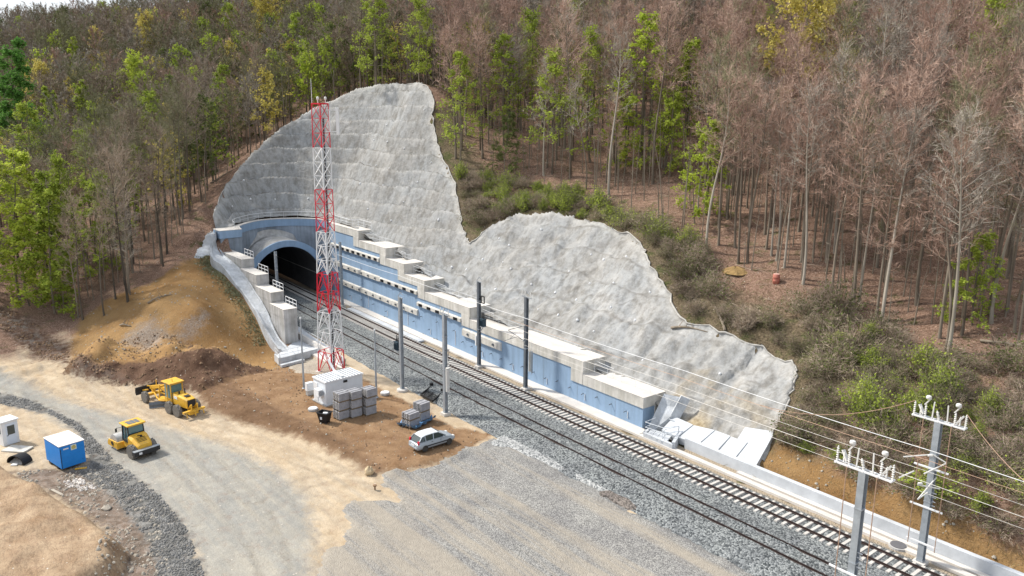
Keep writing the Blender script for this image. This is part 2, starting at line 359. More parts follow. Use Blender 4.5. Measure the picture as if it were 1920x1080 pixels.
ROAD = gp([(-80, 715), (0, 745), (80, 775), (140, 812), (215, 885), (300, 950), (350, 1010), (390, 1110), (580, 1110), (590, 1000), (575, 930), (520, 880), (420, 835), (300, 800), (200, 775), (100, 745), (0, 705), (-80, 690)], -1)
RUB = gp([(-40, 732), (60, 752), (150, 795), (215, 865), (300, 930), (350, 990), (392, 1100), (300, 1110), (290, 1050), (268, 1000), (215, 935), (150, 890), (130, 878), (165, 872), (150, 812), (100, 780), (-40, 750)], -1)
DIRT = gp([(20, 885), (90, 880), (200, 880), (290, 960), (320, 1040), (330, 1110), (180, 1110), (200, 1000), (120, 940), (40, 905)], -1)
CLEAR = hp([(372, 480), (300, 520), (200, 562), (150, 600), (128, 650), (130, 690)])+gp([(300, 700), (505, 694), (536, 680)], -.6)+[(-90, 36.5), (-96, 37.5), (-105, 38), (-113, 38), (-118, 37.5)]
ROCK1 = hp([(228, 640), (255, 612), (290, 600), (300, 612), (318, 625), (300, 645), (262, 652)]); ROCK2 = hp([(330, 630), (350, 605), (385, 592), (372, 620), (345, 640)])
EARTHR = [(-36, rel(-36, 54.3)), (-33.5, 57.5), (-30, 57.2), (-24, 56.8), (-16, 56.2), (-5, 56), (20, 56), (20, 54), (-20, 54.0), (-30, 54.1)]
BANK = gp([(372, 728), (385, 765), (470, 792), (560, 818), (640, 852), (700, 884), (740, 886), (640, 826), (560, 790), (520, 768), (470, 742), (430, 716)], -.7)
CHURN = hp([(0, 575), (60, 600), (130, 650), (135, 700)])+gp([(240, 722), (120, 700), (60, 670), (0, 640), (-100, 610)], -1)
hillz = GZ-hflat(GX, GY)
att = dict(road=sdist(GX, GY, ROAD), rubble=sdist(GX, GY, RUB), dirt=sdist(GX, GY, DIRT), yard=sdist(GX, GY, YARD), bank=sdist(GX, GY, BANK), heap=sdist(GX, GY, HEAP), mound=sdist(GX, GY, MOUND),
           clearing=sdist(GX, GY, CLEAR), rock=np.minimum(sdist(GX, GY, ROCK1), sdist(GX, GY, ROCK2)), earthr=sdist(GX, GY, EARTHR), churn=sdist(GX, GY, CHURN),
           hill=-(hillz-.35)*1.5, fringe=np.where(GX < -112, 6., cutsd-5), cut=cutsd)
att = {k: np.clip(v, -6, 6) for k, v in att.items()}

def wpath(pts, off): 
    P = [np.array(G(x, y, -1)) for x, y in pts]; out = []
    for i, p in enumerate(P):
        d = P[min(i+1, len(P)-1)]-P[max(i-1, 0)]; d = d/np.hypot(*d); out.append((p[0]+d[1]*off, p[1]-d[0]*off))
    return out
RUTS = []
for pts, offs in (([(-60, 712), (60, 735), (200, 790), (330, 860), (440, 950), (500, 1030), (530, 1110)], (-1, 1)), ([(-60, 690), (100, 725), (260, 775), (420, 850), (520, 940), (570, 1040), (590, 1110)], (-1.1, .9)),
                  ([(0, 668), (150, 715), (330, 790), (480, 830), (620, 880), (720, 915)], (-1, 1)), ([(470, 968), (520, 935), (570, 905), (640, 890), (720, 900)], (-.9, .9)), ([(380, 730), (430, 745), (540, 800), (700, 850), (760, 850)], (-.8, .8)),
                  ([(500, 720), (600, 745), (720, 800), (790, 850)], (-.8, .8)), ([(0, 790), (60, 815), (120, 905), (200, 980)], (-.8, .8))):
    for o_ in offs: RUTS.append(wpath(pts, o_))
rutd = np.full(GX.shape, 3.)
_k = (GX > -135) & (GX < -20) & (GY < 50) & (GY > -3)
for rp in RUTS: rutd[_k] = np.minimum(rutd[_k], segdist(GX[_k], GY[_k], rp, False))
att['rut'] = rutd
def zone_mat():
    m = bpy.data.materials.new('earth_and_leaf_litter'); m.use_nodes = True; n = m.node_tree.nodes; l = m.node_tree.links
    p = n['Principled BSDF']; p.inputs['Roughness'].default_value = .95; p.inputs['Specular IOR Level'].default_value = .1
    geo = n.new('ShaderNodeNewGeometry')
    def noise(scale, detail=6, rough=.6, vec=None, dist=0):
        q = n.new('ShaderNodeTexNoise'); q.inputs['Scale'].default_value = scale; q.inputs['Detail'].default_value = detail; q.inputs['Roughness'].default_value = rough
        q.inputs['Distortion'].default_value = dist; l.new(vec or geo.outputs['Position'], q.inputs['Vector']); return q.outputs[0]
    def math_(op, a, b=None, c=None, clamp=False):
        q = n.new('ShaderNodeMath'); q.operation = op; q.use_clamp = clamp
        for i, v in enumerate((a, b, c)):
            if v is None: continue
            if isinstance(v, (int, float)): q.inputs[i].default_value = v
            else: l.new(v, q.inputs[i])
        return q.outputs[0]
    def two(f, c1, c2, lo=.35, hi=.65, c3=None):
        q = n.new('ShaderNodeValToRGB'); e = q.color_ramp.elements; e[0].position = lo; e[1].position = hi; e[0].color = (*c1, 1); e[1].color = (*c2, 1)
        if c3: x = e.new((lo+hi)/2); x.color = (*c3, 1)
        l.new(f, q.inputs[0]); return q.outputs[0]
    def mix(f, a, b, mode='MIX'):
        q = n.new('ShaderNodeMix'); q.data_type = 'RGBA'; q.blend_type = mode
        if isinstance(f, (int, float)): q.inputs[0].default_value = f
        else: l.new(f, q.inputs[0])
        l.new(a, q.inputs[6]); l.new(b, q.inputs[7]); return q.outputs[2]
    big = noise(.12, 5); mid = noise(.6, 6, .65); edge = noise(1.1, 6, .7); fine = noise(5., 5, .7); tiny = noise(14., 4, .8)
    def mask(name, amp=1.2, w=.25, off=0.):
        a = n.new('ShaderNodeAttribute'); a.attribute_name = name
        s = math_('MULTIPLY_ADD', edge, 2*amp, -amp+off); s = math_('ADD', a.outputs['Fac'], s)
        return math_('MULTIPLY_ADD', s, -1/(2*w), .5, True)
    mp = n.new('ShaderNodeMapping'); mp.inputs['Rotation'].default_value = (0, 0, -.58); mp.inputs['Scale'].default_value = (.10, 1.3, 1); l.new(geo.outputs['Position'], mp.inputs[0])
    ruts = noise(.9, 5, .6, mp.outputs[0])                           # wheel marks along the road
    sand = mix(two(ruts, (0, 0, 0), (.55, .55, .55), .42, .7), two(mid, (.37, .285, .19), (.53, .44, .32), .3, .7), two(mid, (.27, .24, .195), (.37, .33, .275)))
    col = sand
    road = mix(two(ruts, (0, 0, 0), (1, 1, 1), .35, .65), two(mid, (.235, .235, .22), (.32, .315, .29), .3, .7), two(mid, (.30, .285, .25), (.38, .355, .30)))
    col = mix(mask('road', 1.6, .7), col, road)
    vor = n.new('ShaderNodeTexVoronoi'); vor.inputs['Scale'].default_value = 2.3; l.new(geo.outputs['Position'], vor.inputs['Vector'])
    vg = n.new('ShaderNodeSeparateColor'); l.new(vor.outputs['Color'], vg.inputs[0])
    rub = mix(.55, two(vg.outputs[0], (.045, .05, .05), (.30, .30, .29), .1, 1.), two(fine, (.07, .07, .065), (.24, .235, .22)))
    brown = two(mid, (.165, .095, .05), (.31, .205, .12), .3, .7)
    dirt = mix(two(fine, (0, 0, 0), (.6, .6, .6)), two(mid, (.10, .075, .055), (.24, .18, .14)), two(vg.outputs[1], (.08, .07, .06), (.36, .33, .3), .1, 1))
    col = mix(mask('dirt', 1.5, .5), col, dirt)
    col = mix(mask('rubble', 1.2, .3), col, rub)
    col = mix(mask('yard', 1.0, .3), col, brown)
    col = mix(mask('bank', 1.2, .6), col, two(mid, (.10, .058, .032), (.22, .14, .085), .3, .7))
    crk = n.new('ShaderNodeTexVoronoi'); crk.feature = 'DISTANCE_TO_EDGE'; crk.inputs['Scale'].default_value = 1.5
    mq = n.new('ShaderNodeMapping'); mq.inputs['Rotation'].default_value = (0, 0, .5); mq.inputs['Scale'].default_value = (1.1, 2.6, 1); l.new(geo.outputs['Position'], mq.inputs[0])
    nz = n.new('ShaderNodeTexNoise'); nz.inputs['Scale'].default_value = 1.5; l.new(mq.outputs[0], nz.inputs['Vector'])
    ad = n.new('ShaderNodeVectorMath'); ad.operation = 'MULTIPLY_ADD'; ad.inputs[1].default_value = (2.6, 1.2, 0); l.new(nz.outputs['Color'], ad.inputs[0]); l.new(mq.outputs[0], ad.inputs[2]); l.new(ad.outputs[0], crk.inputs['Vector'])
    clay = mix(two(crk.outputs['Distance'], (.7, .7, .7), (0, 0, 0), .01, .10), two(mid, (.25, .165, .10), (.43, .33, .225), .3, .7), two(mid, (.17, .12, .08), (.26, .19, .13)))
    col = mix(mask('mound', .5, .15), col, clay)
    heap = two(mid, (.055, .03, .02), (.17, .105, .07), .3, .7)
    col = mix(mask('heap', 1.8, .4), col, heap)
    leaf = mix(two(fine, (0, 0, 0), (1, 1, 1), .36, .60), two(big, (.115, .068, .046), (.20, .12, .082)), two(tiny, (.19, .115, .085), (.50, .355, .27), .35, .68))
    grn = two(mid, (0, 0, 0), (.75, .75, .75), .56, .68)
    leaf = mix(grn, leaf, two(fine, (.035, .05, .015), (.12, .14, .05)))
    col = mix(mask('hill', .8, .5), col, leaf)
    scrub = mix(two(mid, (0, 0, 0), (.8, .8, .8), .5, .66), two(fine, (.075, .06, .038), (.24, .19, .125)), two(fine, (.03, .05, .012), (.13, .16, .05)))
    col = mix(mask('fringe', 3., 1.5), col, scrub)
    clear = mix(two(fine, (0, 0, 0), (.7, .7, .7), .4, .7), two(big, (.25, .14, .055), (.36, .225, .10), .35, .6), two(mid, (.15, .09, .045), (.40, .28, .15), .3, .75))
    col = mix(mask('clearing', 1.4, .5), col, clear)
    rock = two(fine, (.14, .14, .145), (.40, .39, .38), .35, .65)
    rk_ = math_('MULTIPLY', mask('rock', 3., 1.), .55); col = mix(rk_, col, rock)
    col = mix(mask('earthr', 1.6, .6), col, clear)
    col = mix(mask('churn', 2., .8), col, mix(two(edge, (0, 0, 0), (1, 1, 1), .45, .62), two(mid, (.07, .042, .03), (.17, .11, .08)), two(fine, (.10, .085, .075), (.26, .23, .2))))
    peb = n.new('ShaderNodeTexVoronoi'); peb.inputs['Scale'].default_value = 1.9; l.new(geo.outputs['Position'], peb.inputs['Vector'])
    pm = math_('LESS_THAN', peb.outputs['Distance'], .11)
    px = n.new('ShaderNodeSeparateColor'); l.new(peb.outputs['Color'], px.inputs[0]); pm = math_('MULTIPLY', pm, math_('GREATER_THAN', px.outputs[0], .72))
    pcol = n.new('ShaderNodeRGB'); pcol.outputs[0].default_value = (.50, .46, .40, 1)
    col = mix(pm, col, pcol.outputs[0])
    ra = n.new('ShaderNodeAttribute'); ra.attribute_name = 'rut'; rt = math_('MULTIPLY_ADD', edge, .5, -.25); rt = math_('ADD', ra.outputs['Fac'], rt)
    rt = math_('MULTIPLY_ADD', rt, -1/.38, 1., True); rt = math_('MULTIPLY', rt, two(mid, (0, 0, 0), (1, 1, 1), .40, .58)); rcol = two(tiny, (.50, .48, .46), (.74, .72, .70))
    q_ = n.new('ShaderNodeMix'); q_.data_type = 'RGBA'; q_.blend_type = 'MULTIPLY'; l.new(math_('MULTIPLY', rt, .55), q_.inputs[0]); l.new(col, q_.inputs[6]); l.new(rcol, q_.inputs[7]); col = q_.outputs[2]
    speckle = two(tiny, (.72, .72, .72), (1.25, 1.25, 1.25), .3, .7)  # random fine speckle multiplied over all soil colours
    col = mix(.8, col, speckle, 'MULTIPLY')
    l.new(col, p.inputs['Base Color'])
    b1 = n.new('ShaderNodeBump'); b1.inputs['Distance'].default_value = .28; b1.inputs['Strength'].default_value = .8; l.new(fine, b1.inputs['Height'])
    # compacted surfaces are smooth
    sm = math_('ADD', mask('road', 1., 1.), .35, None, True)
    b1s = math_('MULTIPLY_ADD', mask('hill', .5, .5), .7, .22, True); l.new(b1s, b1.inputs['Strength'])
    b2 = n.new('ShaderNodeBump'); b2.inputs['Distance'].default_value = .5; b2.inputs['Strength'].default_value = .35; hh_ = math_('MULTIPLY_ADD', rt, -.35, edge); l.new(hh_, b2.inputs['Height']); l.new(b1.outputs[0], b2.inputs['Normal'])
    l.new(b2.outputs[0], p.inputs['Normal'])
    return m
MT['earth'] = zone_mat()
ground = npmesh('ground', np.c_[GX.ravel(), GY.ravel(), GZ.ravel()], F, MT['earth'], smooth=True, attrs={k: v.ravel() for k, v in att.items()})
tag(ground, kind='structure')
def ground_z(x, y): return float(hbase(np.array([x]), np.array([y]))[0])

# ------------------------------------------------------------------ sprayed concrete slope
def shot_mat():
    m = bpy.data.materials.new('sprayed_concrete'); m.use_nodes = True; n = m.node_tree.nodes; l = m.node_tree.links
    p = n['Principled BSDF']; p.inputs['Roughness'].default_value = .92; p.inputs['Specular IOR Level'].default_value = .15
    geo = n.new('ShaderNodeNewGeometry')
    def noise(scale, detail=6, rough=.6, vec=None, dist=0.):
        q = n.new('ShaderNodeTexNoise'); q.inputs['Scale'].default_value = scale; q.inputs['Detail'].default_value = detail; q.inputs['Roughness'].default_value = rough; q.inputs['Distortion'].default_value = dist
        l.new(vec or geo.outputs['Position'], q.inputs['Vector']); return q.outputs[0]
    def two(f, c1, c2, lo=.35, hi=.65):
        q = n.new('ShaderNodeValToRGB'); e = q.color_ramp.elements; e[0].position = lo; e[1].position = hi; e[0].color = (*c1, 1); e[1].color = (*c2, 1); l.new(f, q.inputs[0]); return q.outputs[0]
    def mix(f, a, b, mode='MIX'):
        q = n.new('ShaderNodeMix'); q.data_type = 'RGBA'; q.blend_type = mode
        if isinstance(f, (int, float)): q.inputs[0].default_value = f
        else: l.new(f, q.inputs[0])
        l.new(a, q.inputs[6]); l.new(b, q.inputs[7]); return q.outputs[2]
    mp = n.new('ShaderNodeMapping'); mp.inputs['Scale'].default_value = (.55, .55, .9); l.new(geo.outputs['Position'], mp.inputs[0])
    band = noise(.42, 5, .55, mp.outputs[0], .3); blot = noise(.10, 6, .6, None, .8); fine = noise(2.4, 8, .68); tiny = noise(11, 4, .7)
    c = mix(two(blot, (0, 0, 0), (1, 1, 1), .38, .62), two(fine, (.27, .268, .258), (.335, .332, .32)), two(fine, (.285, .296, .302), (.35, .362, .368)))
    c = mix(two(band, (.8, .8, .8), (0, 0, 0), .34, .44), c, two(fine, (.21, .208, .20), (.27, .266, .255)))
    c = mix(two(band, (0, 0, 0), (.8, .8, .8), .56, .68), c, two(fine, (.33, .328, .32), (.42, .418, .41)))
    mv_ = n.new('ShaderNodeMapping'); mv_.inputs['Scale'].default_value = (1.2, 1.2, .10); l.new(geo.outputs['Position'], mv_.inputs[0])
    stn = noise(1.1, 6, .65, mv_.outputs[0]); c = mix(.75, c, two(stn, (.66, .64, .60), (1.08, 1.08, 1.08), .36, .56), 'MULTIPLY')
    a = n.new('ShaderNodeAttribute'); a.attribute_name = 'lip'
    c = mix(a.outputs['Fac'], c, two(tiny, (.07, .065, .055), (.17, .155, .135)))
    w = n.new('ShaderNodeAttribute'); w.attribute_name = 'rust'
    c = mix(w.outputs['Fac'], c, two(fine, (.22, .17, .10), (.46, .39, .27)))
    e_ = n.new('ShaderNodeAttribute'); e_.attribute_name = 'rim'; c = mix(e_.outputs['Fac'], c, two(fine, (.44, .43, .40), (.62, .61, .58)))
    l.new(c, p.inputs['Base Color'])
    b1 = n.new('ShaderNodeBump'); b1.inputs['Distance'].default_value = .16; b1.inputs['Strength'].default_value = .9; l.new(fine, b1.inputs['Height'])
    b2 = n.new('ShaderNodeBump'); b2.inputs['Distance'].default_value = .5; b2.inputs['Strength'].default_value = .4; l.new(band, b2.inputs['Height']); l.new(b1.outputs[0], b2.inputs['Normal'])
    l.new(b2.outputs[0], p.inputs['Normal']); return m
MT['shot'] = shot_mat()
st = .22
sx = np.arange(-146, -30, st); sy = np.arange(34, 80, st); SX, SY = np.meshgrid(sx, sy, indexing='ij')
SZ = hbase(SX, SY); ssd = sdist(SX, SY, CUTPOLY)
jag = 0*SX; calm = np.clip((SY-41)/4, 0, 1)
ssd = np.maximum(ssd, np.where(((SX > -119.9) & (SY < 50)) | (SY < 40.6), 1., -99.))
inn = ssd < 0
wob = fbm(SX*.10, SY*.10, 3)*1.8
head = np.clip((-SX-78)/14, 0, 1)
ph = (SZ+wob*.55+.0*SX)/2.5; fr = ph-np.floor(ph)
amp = .4+.6*head
ter = (np.where(fr < .80, -.5+fr/.80, .5-(fr-.80)/.20))*(.9+.75*head)*amp               # benches left by the excavator
SZ2 = SZ+.16+calm*(ter*np.clip(-ssd/1.5, 0, 1)+(abs(fbm(SX*.28, SY*.28, 4))-.2)*(1.5-.9*head)*np.clip(-ssd/2, 0, 1)+fbm(SX*1.3, SY*1.3, 2)*.08)
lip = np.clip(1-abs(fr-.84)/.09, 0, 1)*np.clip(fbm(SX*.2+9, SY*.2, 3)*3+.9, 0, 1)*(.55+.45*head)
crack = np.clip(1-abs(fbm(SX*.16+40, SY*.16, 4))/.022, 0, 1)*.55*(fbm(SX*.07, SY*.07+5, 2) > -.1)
rust = np.clip((-33-SX)/4, 0, 1)*np.clip((SX+47)/3, 0, 1)*np.clip((61.5-SY-.45*(SX+40))/2, 0, 1)*np.clip(.6+fbm(SX*.5, SY*.5, 3)*1.5, 0, 1)
fl = inpoly(SX, SY, FLOORP)
si = np.arange(SX.size).reshape(SX.shape)
SF = np.stack([si[:-1, :-1], si[1:, :-1], si[1:, 1:], si[:-1, 1:]], -1).reshape(-1, 4)
kf = inn.ravel()[SF].any(1) & ~fl.ravel()[SF].any(1)
SF = SF[kf]
gxs, gys = np.gradient(ssd, st); gl = np.hypot(gxs, gys)+1e-6; mv = (~inn) & (ssd < .45) & (SY > 40.8)           # outline vertices sit exactly on the edge
SX = np.where(mv, SX-gxs/gl*ssd, SX); SY = np.where(mv, SY-gys/gl*ssd, SY)
edge_v = ~inn.ravel(); zz = np.where(edge_v, SZ.ravel()+.02, SZ2.ravel())
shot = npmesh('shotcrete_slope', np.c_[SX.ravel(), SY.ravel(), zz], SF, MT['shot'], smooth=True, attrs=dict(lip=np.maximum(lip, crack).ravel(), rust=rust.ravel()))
tag(shot, kind='structure')
_rim = .35*np.clip(1-abs(ssd+.3)/.5, 0, 1).ravel(); _a = shot.data.attributes.new('rim', 'FLOAT', 'POINT'); _a.data.foreach_set('value', _rim.astype(np.float32))
def shot_z(x, y):
    i = min(max((x-sx[0])/st, 0), len(sx)-2); j = min(max((y-sy[0])/st, 0), len(sy)-2); a, b = int(i), int(j); u, v = i-a, j-b
    return float(SZ2[a, b]*(1-u)*(1-v)+SZ2[a+1, b]*u*(1-v)+SZ2[a, b+1]*(1-u)*v+SZ2[a+1, b+1]*u*v)
_pts = [Vector((p[0], p[1], ground_z(p[0], p[1])+.10)) for p in OUTD[14:-4]]
MB().tube(_pts, [.06+.07*rng.random() for _ in _pts], 6).build('slope_rim', mat('rim_concrete', (.42, .41, .385), .9, .3, 1.5, bump=.03), shot, True)
# soil nail heads: rows of small pale mortar caps
cnt = 0
nh = MB().lathe((0, 0, 0), [(.17, -.1), (.16, .08), (.07, .14), (.04, .22)], n=8)
nh0 = nh.build('nail_head', MT['white'], shot); used0 = False
for row in range(9):
    dd = 2.2+row*2.6
    for i in range(len(BACK)-1, 3, -1):
        a, b = BACK[i], BACK[i-1]; L = math.hypot(b[0]-a[0], b[1]-a[1]); nn = max(1, int(L/3.1))
        for k in range(nn):
            t = (k+rng.random()*.5)/nn; x = a[0]+(b[0]-a[0])*t; y = a[1]+(b[1]-a[1])*t
            ox, oy = (b[1]-a[1])/L, -(b[0]-a[0])/L
            if inpoly([x+ox], [y+oy], FRONT)[0]: ox, oy = -ox, -oy
            x += ox*dd+rng.uniform(-.3, .3); y += oy*dd+rng.uniform(-.3, .3)
            if sdist(np.array([x]), np.array([y]), CUTPOLY)[0] > -1 or inpoly([x], [y], FLOORP)[0] or cnt >= 100 or rng.random() < .25: continue
            o = nh0 if not used0 else nh0.copy()
            if used0: SC.collection.objects.link(o)
            used0 = True; cnt += 1
            o.location = (x, y, shot_z(x, y)); o.rotation_euler = (rng.uniform(-.4, .4), rng.uniform(-.4, .4), 0); s = rng.uniform(.6, 1.1); o.scale = (s, s, s)

# ------------------------------------------------------------------ ballast and tracks
def grav_mat(name, c1, c2, scale=9., bump=.12, mixc=None):
    m = bpy.data.materials.new(name); m.use_nodes = True; n = m.node_tree.nodes; l = m.node_tree.links
    p = n['Principled BSDF']; p.inputs['Roughness'].default_value = .9; p.inputs['Specular IOR Level'].default_value = .2
    geo = n.new('ShaderNodeNewGeometry')
    v = n.new('ShaderNodeTexVoronoi'); v.inputs['Scale'].default_value = scale; l.new(geo.outputs['Position'], v.inputs['Vector'])
    s = n.new('ShaderNodeSeparateColor'); l.new(v.outputs['Color'], s.inputs[0])
    r = n.new('ShaderNodeValToRGB'); r.color_ramp.elements[0].color = (*c1, 1); r.color_ramp.elements[1].color = (*c2, 1); l.new(s.outputs[0], r.inputs[0])
    nz = n.new('ShaderNodeTexNoise'); nz.inputs['Scale'].default_value = .35; nz.inputs['Detail'].default_value = 7; nz.inputs['Roughness'].default_value = .7; l.new(geo.outputs['Position'], nz.inputs['Vector'])
    r2 = n.new('ShaderNodeValToRGB'); r2.color_ramp.elements[0].position = .35; r2.color_ramp.elements[1].position = .65
    r2.color_ramp.elements[0].color = (.78, .78, .8, 1); r2.color_ramp.elements[1].color = (1.12, 1.12, 1.1, 1); l.new(nz.outputs[0], r2.inputs[0])
    mx = n.new('ShaderNodeMix'); mx.data_type = 'RGBA'; mx.blend_type = 'MULTIPLY'; mx.inputs[0].default_value = 1; l.new(r.outputs[0], mx.inputs[6]); l.new(r2.outputs[0], mx.inputs[7]); out = mx.outputs[2]
    if mixc:
        a = n.new('ShaderNodeAttribute'); a.attribute_name = 'z2'
        nn = n.new('ShaderNodeTexNoise'); nn.inputs['Scale'].default_value = 1.2; nn.inputs['Detail'].default_value = 7; nn.inputs['Roughness'].default_value = .7; l.new(geo.outputs['Position'], nn.inputs['Vector'])
        ma = n.new('ShaderNodeMath'); ma.operation = 'MULTIPLY_ADD'; ma.inputs[1].default_value = 1.4; l.new(nn.outputs[0], ma.inputs[0]); mb = n.new('ShaderNodeMath'); mb.operation = 'SUBTRACT'; mb.use_clamp = True
        mc = n.new('ShaderNodeMath'); mc.operation = 'MULTIPLY_ADD'; mc.inputs[1].default_value = 2.4; mc.inputs[2].default_value = -.7; l.new(a.outputs['Fac'], mc.inputs[0])
        l.new(mc.outputs[0], ma.inputs[2]); l.new(ma.outputs[0], mb.inputs[0]); mb.inputs[1].default_value = .5
        q = n.new('ShaderNodeMix'); q.data_type = 'RGBA'; l.new(mb.outputs[0], q.inputs[0]); l.new(out, q.inputs[6]); q.inputs[7].default_value = (*mixc, 1); out = q.outputs[2]
    l.new(out, p.inputs['Base Color'])
    b = n.new('ShaderNodeBump'); b.inputs['Distance'].default_value = bump; b.inputs['Strength'].default_value = 1; l.new(v.outputs['Distance'], b.inputs['Height']); b.invert = True
    l.new(b.outputs[0], p.inputs['Normal']); return m
MT['ballast'] = grav_mat('ballast', (.05, .058, .063), (.30, .32, .325), 7.5, .1, (.36, .30, .225))
prof = [(40.6, -.80), (41.2, -.70), (41.8, -.55), (42.3, -.38), (42.8, -.25), (43.3, -.18), (44, -.14), (44.6, -.13), (45.3, -.13), (46, -.13), (46.7, -.15), (47.4, -.2), (48, -.24), (48.6, -.24), (49.2, -.235), (49.8, -.235), (50.4, -.235), (50.9, -.27), (51.3, -.4), (51.7, -.55), (52.2, -.58), (52.6, -.58), (53.9, -.58)]
bx = np.arange(-176, 14, .5); BR = np.array([p_[0] for p_ in prof]); BZ = np.array([p_[1] for p_ in prof])
BX, BRR = np.meshgrid(bx, BR, indexing='ij'); BYY = Y0(BX)+BRR
BZZ = np.broadcast_to(BZ, BX.shape)+fbm(BX*.8, BRR*.9, 3)*.10
z2 = np.clip((BRR-51.5)/.8, 0, 1)+.35*np.clip((41.6-BRR)/.6, 0, 1)
bi = np.arange(BX.size).reshape(BX.shape); BF = np.stack([bi[:-1, :-1], bi[1:, :-1], bi[1:, 1:], bi[:-1, 1:]], -1).reshape(-1, 4)
tag(npmesh('ballast_bed', np.c_[BX.ravel(), BYY.ravel(), BZZ.ravel()], BF, MT['ballast'], smooth=True, attrs=dict(z2=z2.ravel())), kind='structure')
railsec = [(-.07, -.17), (.07, -.17), (.07, -.15), (.012, -.12), (.012, -.045), (.037, -.035), (.037, 0), (-.037, 0), (-.037, -.035), (-.012, -.045), (-.012, -.12), (-.07, -.15)]
tx = list(np.arange(-170, 14, 1.5))
for nme, rc, lab in (('railway_track', 49.697, 'far railway track nearest the blue wall with white concrete sleepers showing'), ('railway_track', 45.323, 'near railway track with its sleepers buried in grey ballast')):
    t = thing(nme, lab, 'railway track', T(-60, rc)); L0 = Vector(t.location)
    for s in (-.75, .75):
        MB().sweep([Vector(T(x, rc+s))-L0 for x in tx], railsec).build('rail', MT['rail'], t)
    if rc > 48:
        sl0 = None; rest = MB(); xs = np.arange(-20, -124, -.6); n = 0
        for i, x in enumerate(np.arange(-14.2, -150, -.6)):
            d = tang(x); rz = math.atan2(d.y, d.x); c = Vector(T(x, rc, -.2))-L0
            if n < 100 and x < -15:
                if sl0 is None: sl0 = MB().prism([(-.15, -.09), (.15, -.09), (.11, .045), (-.11, .045)], -1.3, 1.3).build('sleeper', MT['sleeper'], t); o = sl0
                else: o = sl0.copy(); SC.collection.objects.link(o)
                o.location = c; o.rotation_euler = (0, 0, rz); n += 1
            else: rest.box(c-Vector((0, 0, .02)), (.24, 2.6, .13), rz)
        tag(rest.build('sleeper_row', MT['sleeper'], t), kind='stuff')
# ------------------------------------------------------------------ right retaining wall (stepped), portal headwall, tunnel
STEPS = [(-46.8, 2.77), (-55.3, 4.18), (-76.2, 5.66), (-87.1, 7.20), (-92.6, 8.62), (-98.0, 10.1), (-106.8, 11.57)]
WREL = 53.8
def curve(x0, x1, rr, z, n=None):
    n = n or max(2, int(abs(x1-x0)/3)+1); return [T(x0+(x1-x0)*i/(n-1), rr, z) for i in range(n)]
RW = thing('retaining_wall', 'long stepped concrete retaining wall with pale blue face on the far side of the tracks', 'retaining wall', T(-47, 54.5, -.6)); RO = Vector(RW.location)
def sub(pts): return [Vector(p)-RO for p in pts]
# blue face: one thick body, stepping with the caps
m = MB()
for i, (xn, zt) in enumerate(STEPS):
    xf = STEPS[i+1][0] if i < 6 else -117.3
    zc = zt-1.08
    m.sweep(sub(curve(xn, xf, WREL, -.6)), [(0, 0), (0, zc+.6), (3.0, zc+.6), (3.0, 0)])
m.build('wall_face', MT['blue'], RW)
for i, (xn, zt) in enumerate(STEPS):
    xf = (STEPS[i+1][0]-1.7) if i < 6 else -116.9
    dep = 3.15 if i < 6 else 2.2
    c = MB()
    c.mat(0).sweep(sub(curve(xn+.08, STEPS[i+1][0] if i < 6 else xf, WREL-.10, 0)), [(0, zt-1.08+.0), (0, zt-.002), (dep, zt-.002), (dep, zt-2.6), (1.7, zt-2.6), (1.7, zt-1.08)])
    if i < 6:                                                         # pier that closes the next step
        zt2 = STEPS[i+1][1]
        xs2 = STEPS[i+1][0]
        c.mat(0).sweep(sub(curve(xs2+.04, xs2-1.75, WREL-.13, 0)), [(0, zt-1.08), (0, zt2-1.07), (3.0, zt2-1.07), (3.0, zt-1.08)])
    c.mat(1).sweep(sub(curve(xn+.10, (STEPS[i+1][0]+.02) if i < 6 else xf, WREL-.12, 0)), [(0, zt-.004), (0, zt+.02), (dep+.04, zt+.02), (dep+.04, zt-.004)])
    o = c.build('cap_beam', [MT['conc'], MT['conc_top']], RW)
    # thin railing along the front of the cap
    r = MB(); n = 0
    xa = xn-.3; xb = (STEPS[i+1][0]+.4) if i < 6 else -116
    k = max(2, int(abs(xb-xa)/1.9))
    for q in range(k+1):
        x = xa+(xb-xa)*q/k; p = Vector(T(x, WREL+1.25, zt))-RO; r.tube([p, p+Vector((0, 0, 1.05))], .018, 5)
    for h in (1.05, .55): r.tube([Vector(T(xa+(xb-xa)*q/k, WREL+1.25, zt+h))-RO for q in range(k+1)], .012 if i in (0, 1) else .016, 5)
    r.build('railing', MT['railing'], RW)
    if i < 6:                                                         # short ladder rail down to the lower step
        a = Vector(T(STEPS[i+1][0]+.1, WREL+1.7, zt+1.0))-RO; r = MB()
        r.tube([a+Vector((-.1, 0, .15)), a+Vector((2.6, 0, -.02))], .024, 6); r.tube([a+Vector((2.5, 0, -.02)), a+Vector((2.5, 0, -1.))], .02, 5)
        r.build('hand_rail', MT['white'], RW)
